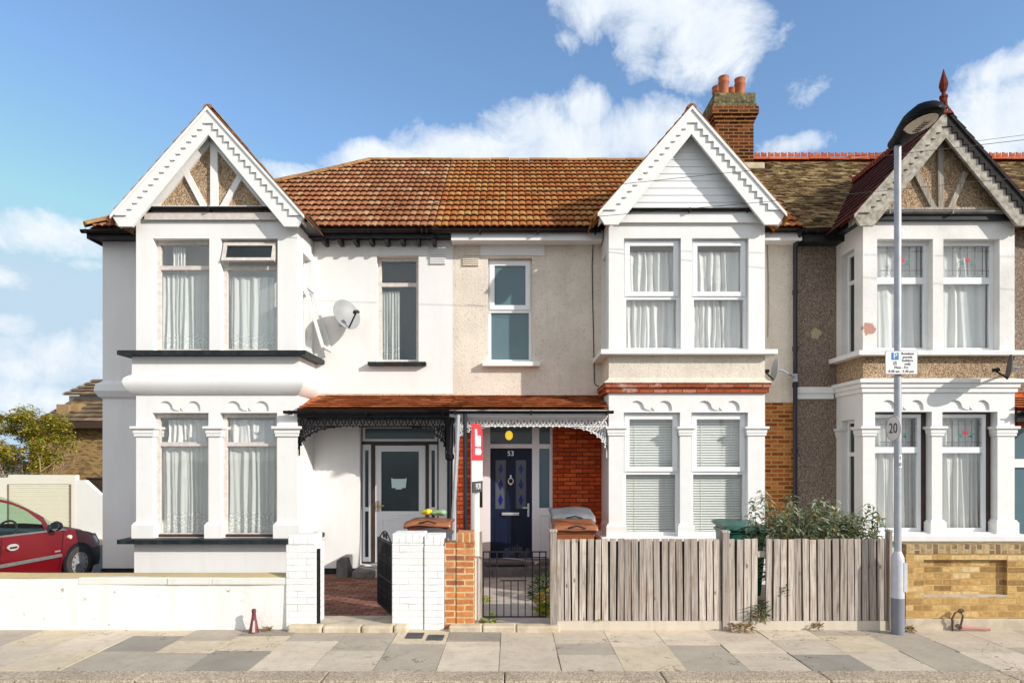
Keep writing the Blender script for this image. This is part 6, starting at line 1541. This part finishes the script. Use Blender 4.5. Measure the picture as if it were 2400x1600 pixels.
# cream roller shutter garage
gy = 30.0; GZ = -1.83
t = thing('garage', 'cream garage with roller shutter behind the red car', 'garage', (X(100, gy), gy, GZ))
IVORY = render_paint("ivory_paint", (.76, .72, .60), amt=.1); SHUT = plain("cream_shutter", (.78, .73, .56), (.75, .70, .53), 2, .5)
m = MB(); a, b = X(18, gy), X(167, gy)
m.prism([[(X(-200, gy), GZ), (a, GZ), (a, Z(1134, gy)), (b, Z(1134, gy)), (b, GZ), (X(176, gy), GZ), (X(176, gy), Z(1113, gy)), (X(20, gy), Z(1112, gy)), (X(18, gy), Z(1119, gy)), (X(-200, gy), Z(1119, gy))]], gy, gy + .3, 'y'); m.build('wall', IVORY, t)
m = MB(); m.prism([[(X(176.5, gy), GZ), (X(262, gy), GZ), (X(262, gy), Z(1160, gy)), (X(234, gy), Z(1159, gy)), (X(197, gy), Z(1125, gy)), (X(176.5, gy), Z(1125, gy))]], gy + .02, gy + .3, 'y'); m.build('wing_wall', render_paint("cream_white_wall", (.76, .74, .69), amt=.1), t)
m = MB(); k = 30; zt = Z(1134, gy)
for i in range(k): z0 = GZ + (zt - GZ) * i / k; m.box(a + .02, b - .02, gy + .012 + .014 * (i % 2), gy + .1, z0, z0 + (zt - GZ) / k - .012)
m.box(a + .02, b - .02, gy + .1, gy + .11, GZ, zt); m.build('roller_shutter', SHUT, t)
for xx in (a, b - .06): m = MB(); m.box(xx + .004, xx + .056, gy - .025, gy - .001, GZ, zt); m.build('guide_rail', plain("shutter_rail", (.20, .15, .11), None, 5, .6), t)
m = MB(); m.box(X(176, gy), X(262, gy), gy - .25, gy - .002, GZ, Z(1262, gy)); m.build('wall_base', CONC, t)
m = MB(); m.box(X(176, gy), X(290, gy), gy + .8, gy + .9, GZ, Z(1122, gy)); m.box(X(176, gy), X(290, gy), gy + .7, gy + 1.0, Z(1122, gy), Z(1119, gy)); m.build('dark_shed', BROWNW, t)
# far brick house
fy_ = 38.0
t = thing('brick_house', 'brown brick house with tiled hipped roof beyond the garage', 'house', (X(180, fy_), fy_, -2.1))
m = MB(); m.box(X(68, fy_), X(420, fy_), fy_, fy_ + 8, -2.1, Z(992, fy_)); m.build('wall', FARBR, t)
yE = fy_ - .6; ze = Z(988, yE); U = Vector((1, 0, 0)); xa, xb = X(80, yE), X(420, fy_); yR = fy_ + 3.6; zr_ = Z(905, yR); V = Vector((0, yR - yE, zr_ - ze)); vl = V.length; V /= vl; N = Vector((0, -V.z, V.y)); xh = X(232, yR)
m = MB(); tiles(m, (0, yE, ze), U, V, N, 9, vl / 9, .36, lambda r: (xa + (xh - xa) * r / 9, xb), 'flat', .07, jit=.015, seed=2)
m.add([(xa, yE, ze), (xh, yR, zr_), (xh, yR + 4, zr_), (xa, yR + 8, ze), (xb, yE + .05, ze - .02), (xb, yR, zr_ - .02)], [(0, 1, 2, 3), (0, 4, 5, 1)])
rf = m.build('roof', TILEF, t, recalc=False)
m = MB(); m.box(xa, xb, yE - .16, yE, ze - .36, ze - .02); m.box(xa, xb, yE, fy_, ze - .36, ze - .33); m.build('eaves', BROWNW, t)
m = MB(); y2 = fy_ + 2.0; z2 = Z(925, y2 - .4); zz = Z(889, y2 + 1.2); a, b = X(156, y2), X(420, y2); V2 = Vector((0, 1.6, zz - z2)); v2 = V2.length; V2 /= v2
tiles(m, (0, y2 - .4, z2), U, V2, Vector((0, -V2.z, V2.y)), 5, v2 / 5, .36, lambda r: (a + 1.0 * r / 5, b), 'flat', .07, seed=5); m.add([(a, y2 - .4, z2 - .02), (b, y2 - .4, z2 - .02), (b, y2 + 1.2, zz - .02), (a + 1.0, y2 + 1.2, zz - .02)], [(0, 1, 2, 3)]); m.build('dormer_roof', TILEF, rf, recalc=False)
m = MB(); m.box(a + .15, b, y2, y2 + 1.4, ze, z2 - .02); m.build('dormer_wall', plain("dormer_white", (.55, .56, .60), None, 4, .6), rf)
m = MB(); y3 = fy_ + .3; m.box(X(132, y3), X(161, y3), y3, y3 + 1.1, ze - .1, Z(947, y3)); m.box(X(161.3, y3), X(178, y3), y3 + .2, y3 + 1.3, ze - .1, Z(944, y3)); m.build('chimney', plain("buff_render", (.34, .22, .10), (.26, .17, .08), 7, .9), rf)
# tree
TY_ = 33.5; k_ = TY_ / 18.6
t = thing('tree', 'yellow green garden tree behind the garage', 'tree', (X(40, TY_), TY_, -2.0))
rnd = random.Random(21); m = MB(); c0 = Vector((X(38, TY_), TY_, 0))
def limb(p, d, L, r, dep):
    e = p + d * L; mid = p.lerp(e, .5) + Vector((rnd.uniform(-.1, .1), rnd.uniform(-.1, .1), 0)) * L * .5; m.tube([p, mid, e], [r, r * .8, r * .6], 6)
    if dep:
        for k in range(3): limb(e if k else mid, (d + Vector((rnd.uniform(-.9, .9), rnd.uniform(-.9, .9), rnd.uniform(-.25, .5)))).normalized(), L * .62, r * .55, dep - 1)
for k in range(5): limb(c0 + Vector((rnd.uniform(-.3, .3), rnd.uniform(-.3, .3), -2.0)), Vector((-.55 + .28 * k, rnd.uniform(-.2, .2), 1.1)).normalized(), 2.5, .10, 3)
m.build('trunk', plain("tree_bark", (.40, .28, .17), (.28, .18, .11), 9, .9), t)
vs, fs = [], []; C0 = Vector((X(30, TY_), TY_, Z(1022, TY_)))
lumps = [(C0 + Vector((rnd.uniform(-1.7, 1.25), rnd.uniform(-.9, .9), rnd.uniform(-.75, .72))) * k_) for _ in range(46)]
lumps += [Vector((X(a, TY_), TY_ + rnd.uniform(-.4, .4), Z(b, TY_))) for a, b in ((60, 975), (90, 985), (118, 1000), (140, 1030), (150, 1045), (20, 980), (-20, 975), (100, 1060), (125, 1075), (60, 1070), (10, 1085), (70, 965), (155, 1025), (0, 1095), (30, 1100), (70, 1098), (110, 1095), (-30, 1080), (45, 1080), (150, 1000), (135, 985), (30, 1000), (80, 1010), (110, 1030))]
for L in lumps:
    R = rnd.uniform(.18, .36) * k_
    for k in range(rnd.randint(150, 240)):
        v = Vector((rnd.gauss(0, 1), rnd.gauss(0, 1), rnd.gauss(0, 1))); v = v.normalized() * R * rnd.random() ** .4; v.z *= .75
        a = rnd.uniform(0, 2*pi); leaf(vs, fs, L + v, Vector((cos(a), sin(a), rnd.uniform(-.6, .5))), rnd.uniform(.10, .20), rnd.uniform(.03, .06), Vector((rnd.uniform(-.4, .4), rnd.uniform(-.4, .4), 1)), .2)
m = MB(); m.add(vs, fs); m.build('crown', leafm("autumn_leaf", [(0, (.12, .13, .02)), (.35, (.30, .32, .04)), (.7, (.50, .45, .06)), (.88, (.52, .34, .06)), (1, (.36, .17, .03))]), t, recalc=False)

# ================================================================== overhead telephone wires
WIRE = plain("telephone_wire", (.02, .02, .022), None, 3, .6)
def wire(label, p0, p1, sag):
    m = MB(); p0, p1 = Vector(p0), Vector(p1); n = 18
    m.tube([p0.lerp(p1, k / n) - Vector((0, 0, sag * 4 * (k / n) * (1 - k / n))) for k in range(n + 1)], .0042, 5)
    plain_thing(m, 'telephone_wire', WIRE, label, 'wire', tuple(p0.lerp(p1, .5)), 'telephone wires over the street')
q = lambda px, py, Y: (X(px, Y), Y, Z(py, Y))
wire('upper telephone wire crossing the white boarded gable', q(716, 505, 10.7), q(4200, 105, 8.6), .10)
wire('lower telephone wire crossing the foot of the white boarded gable', q(1392, 508, 10.6), q(4300, 205, 8.4), .08)
wire('thin telephone wire meeting the mossy ridge beyond the red finial', q(1900, 378, 15.2), q(4200, 60, 10.0), .08)
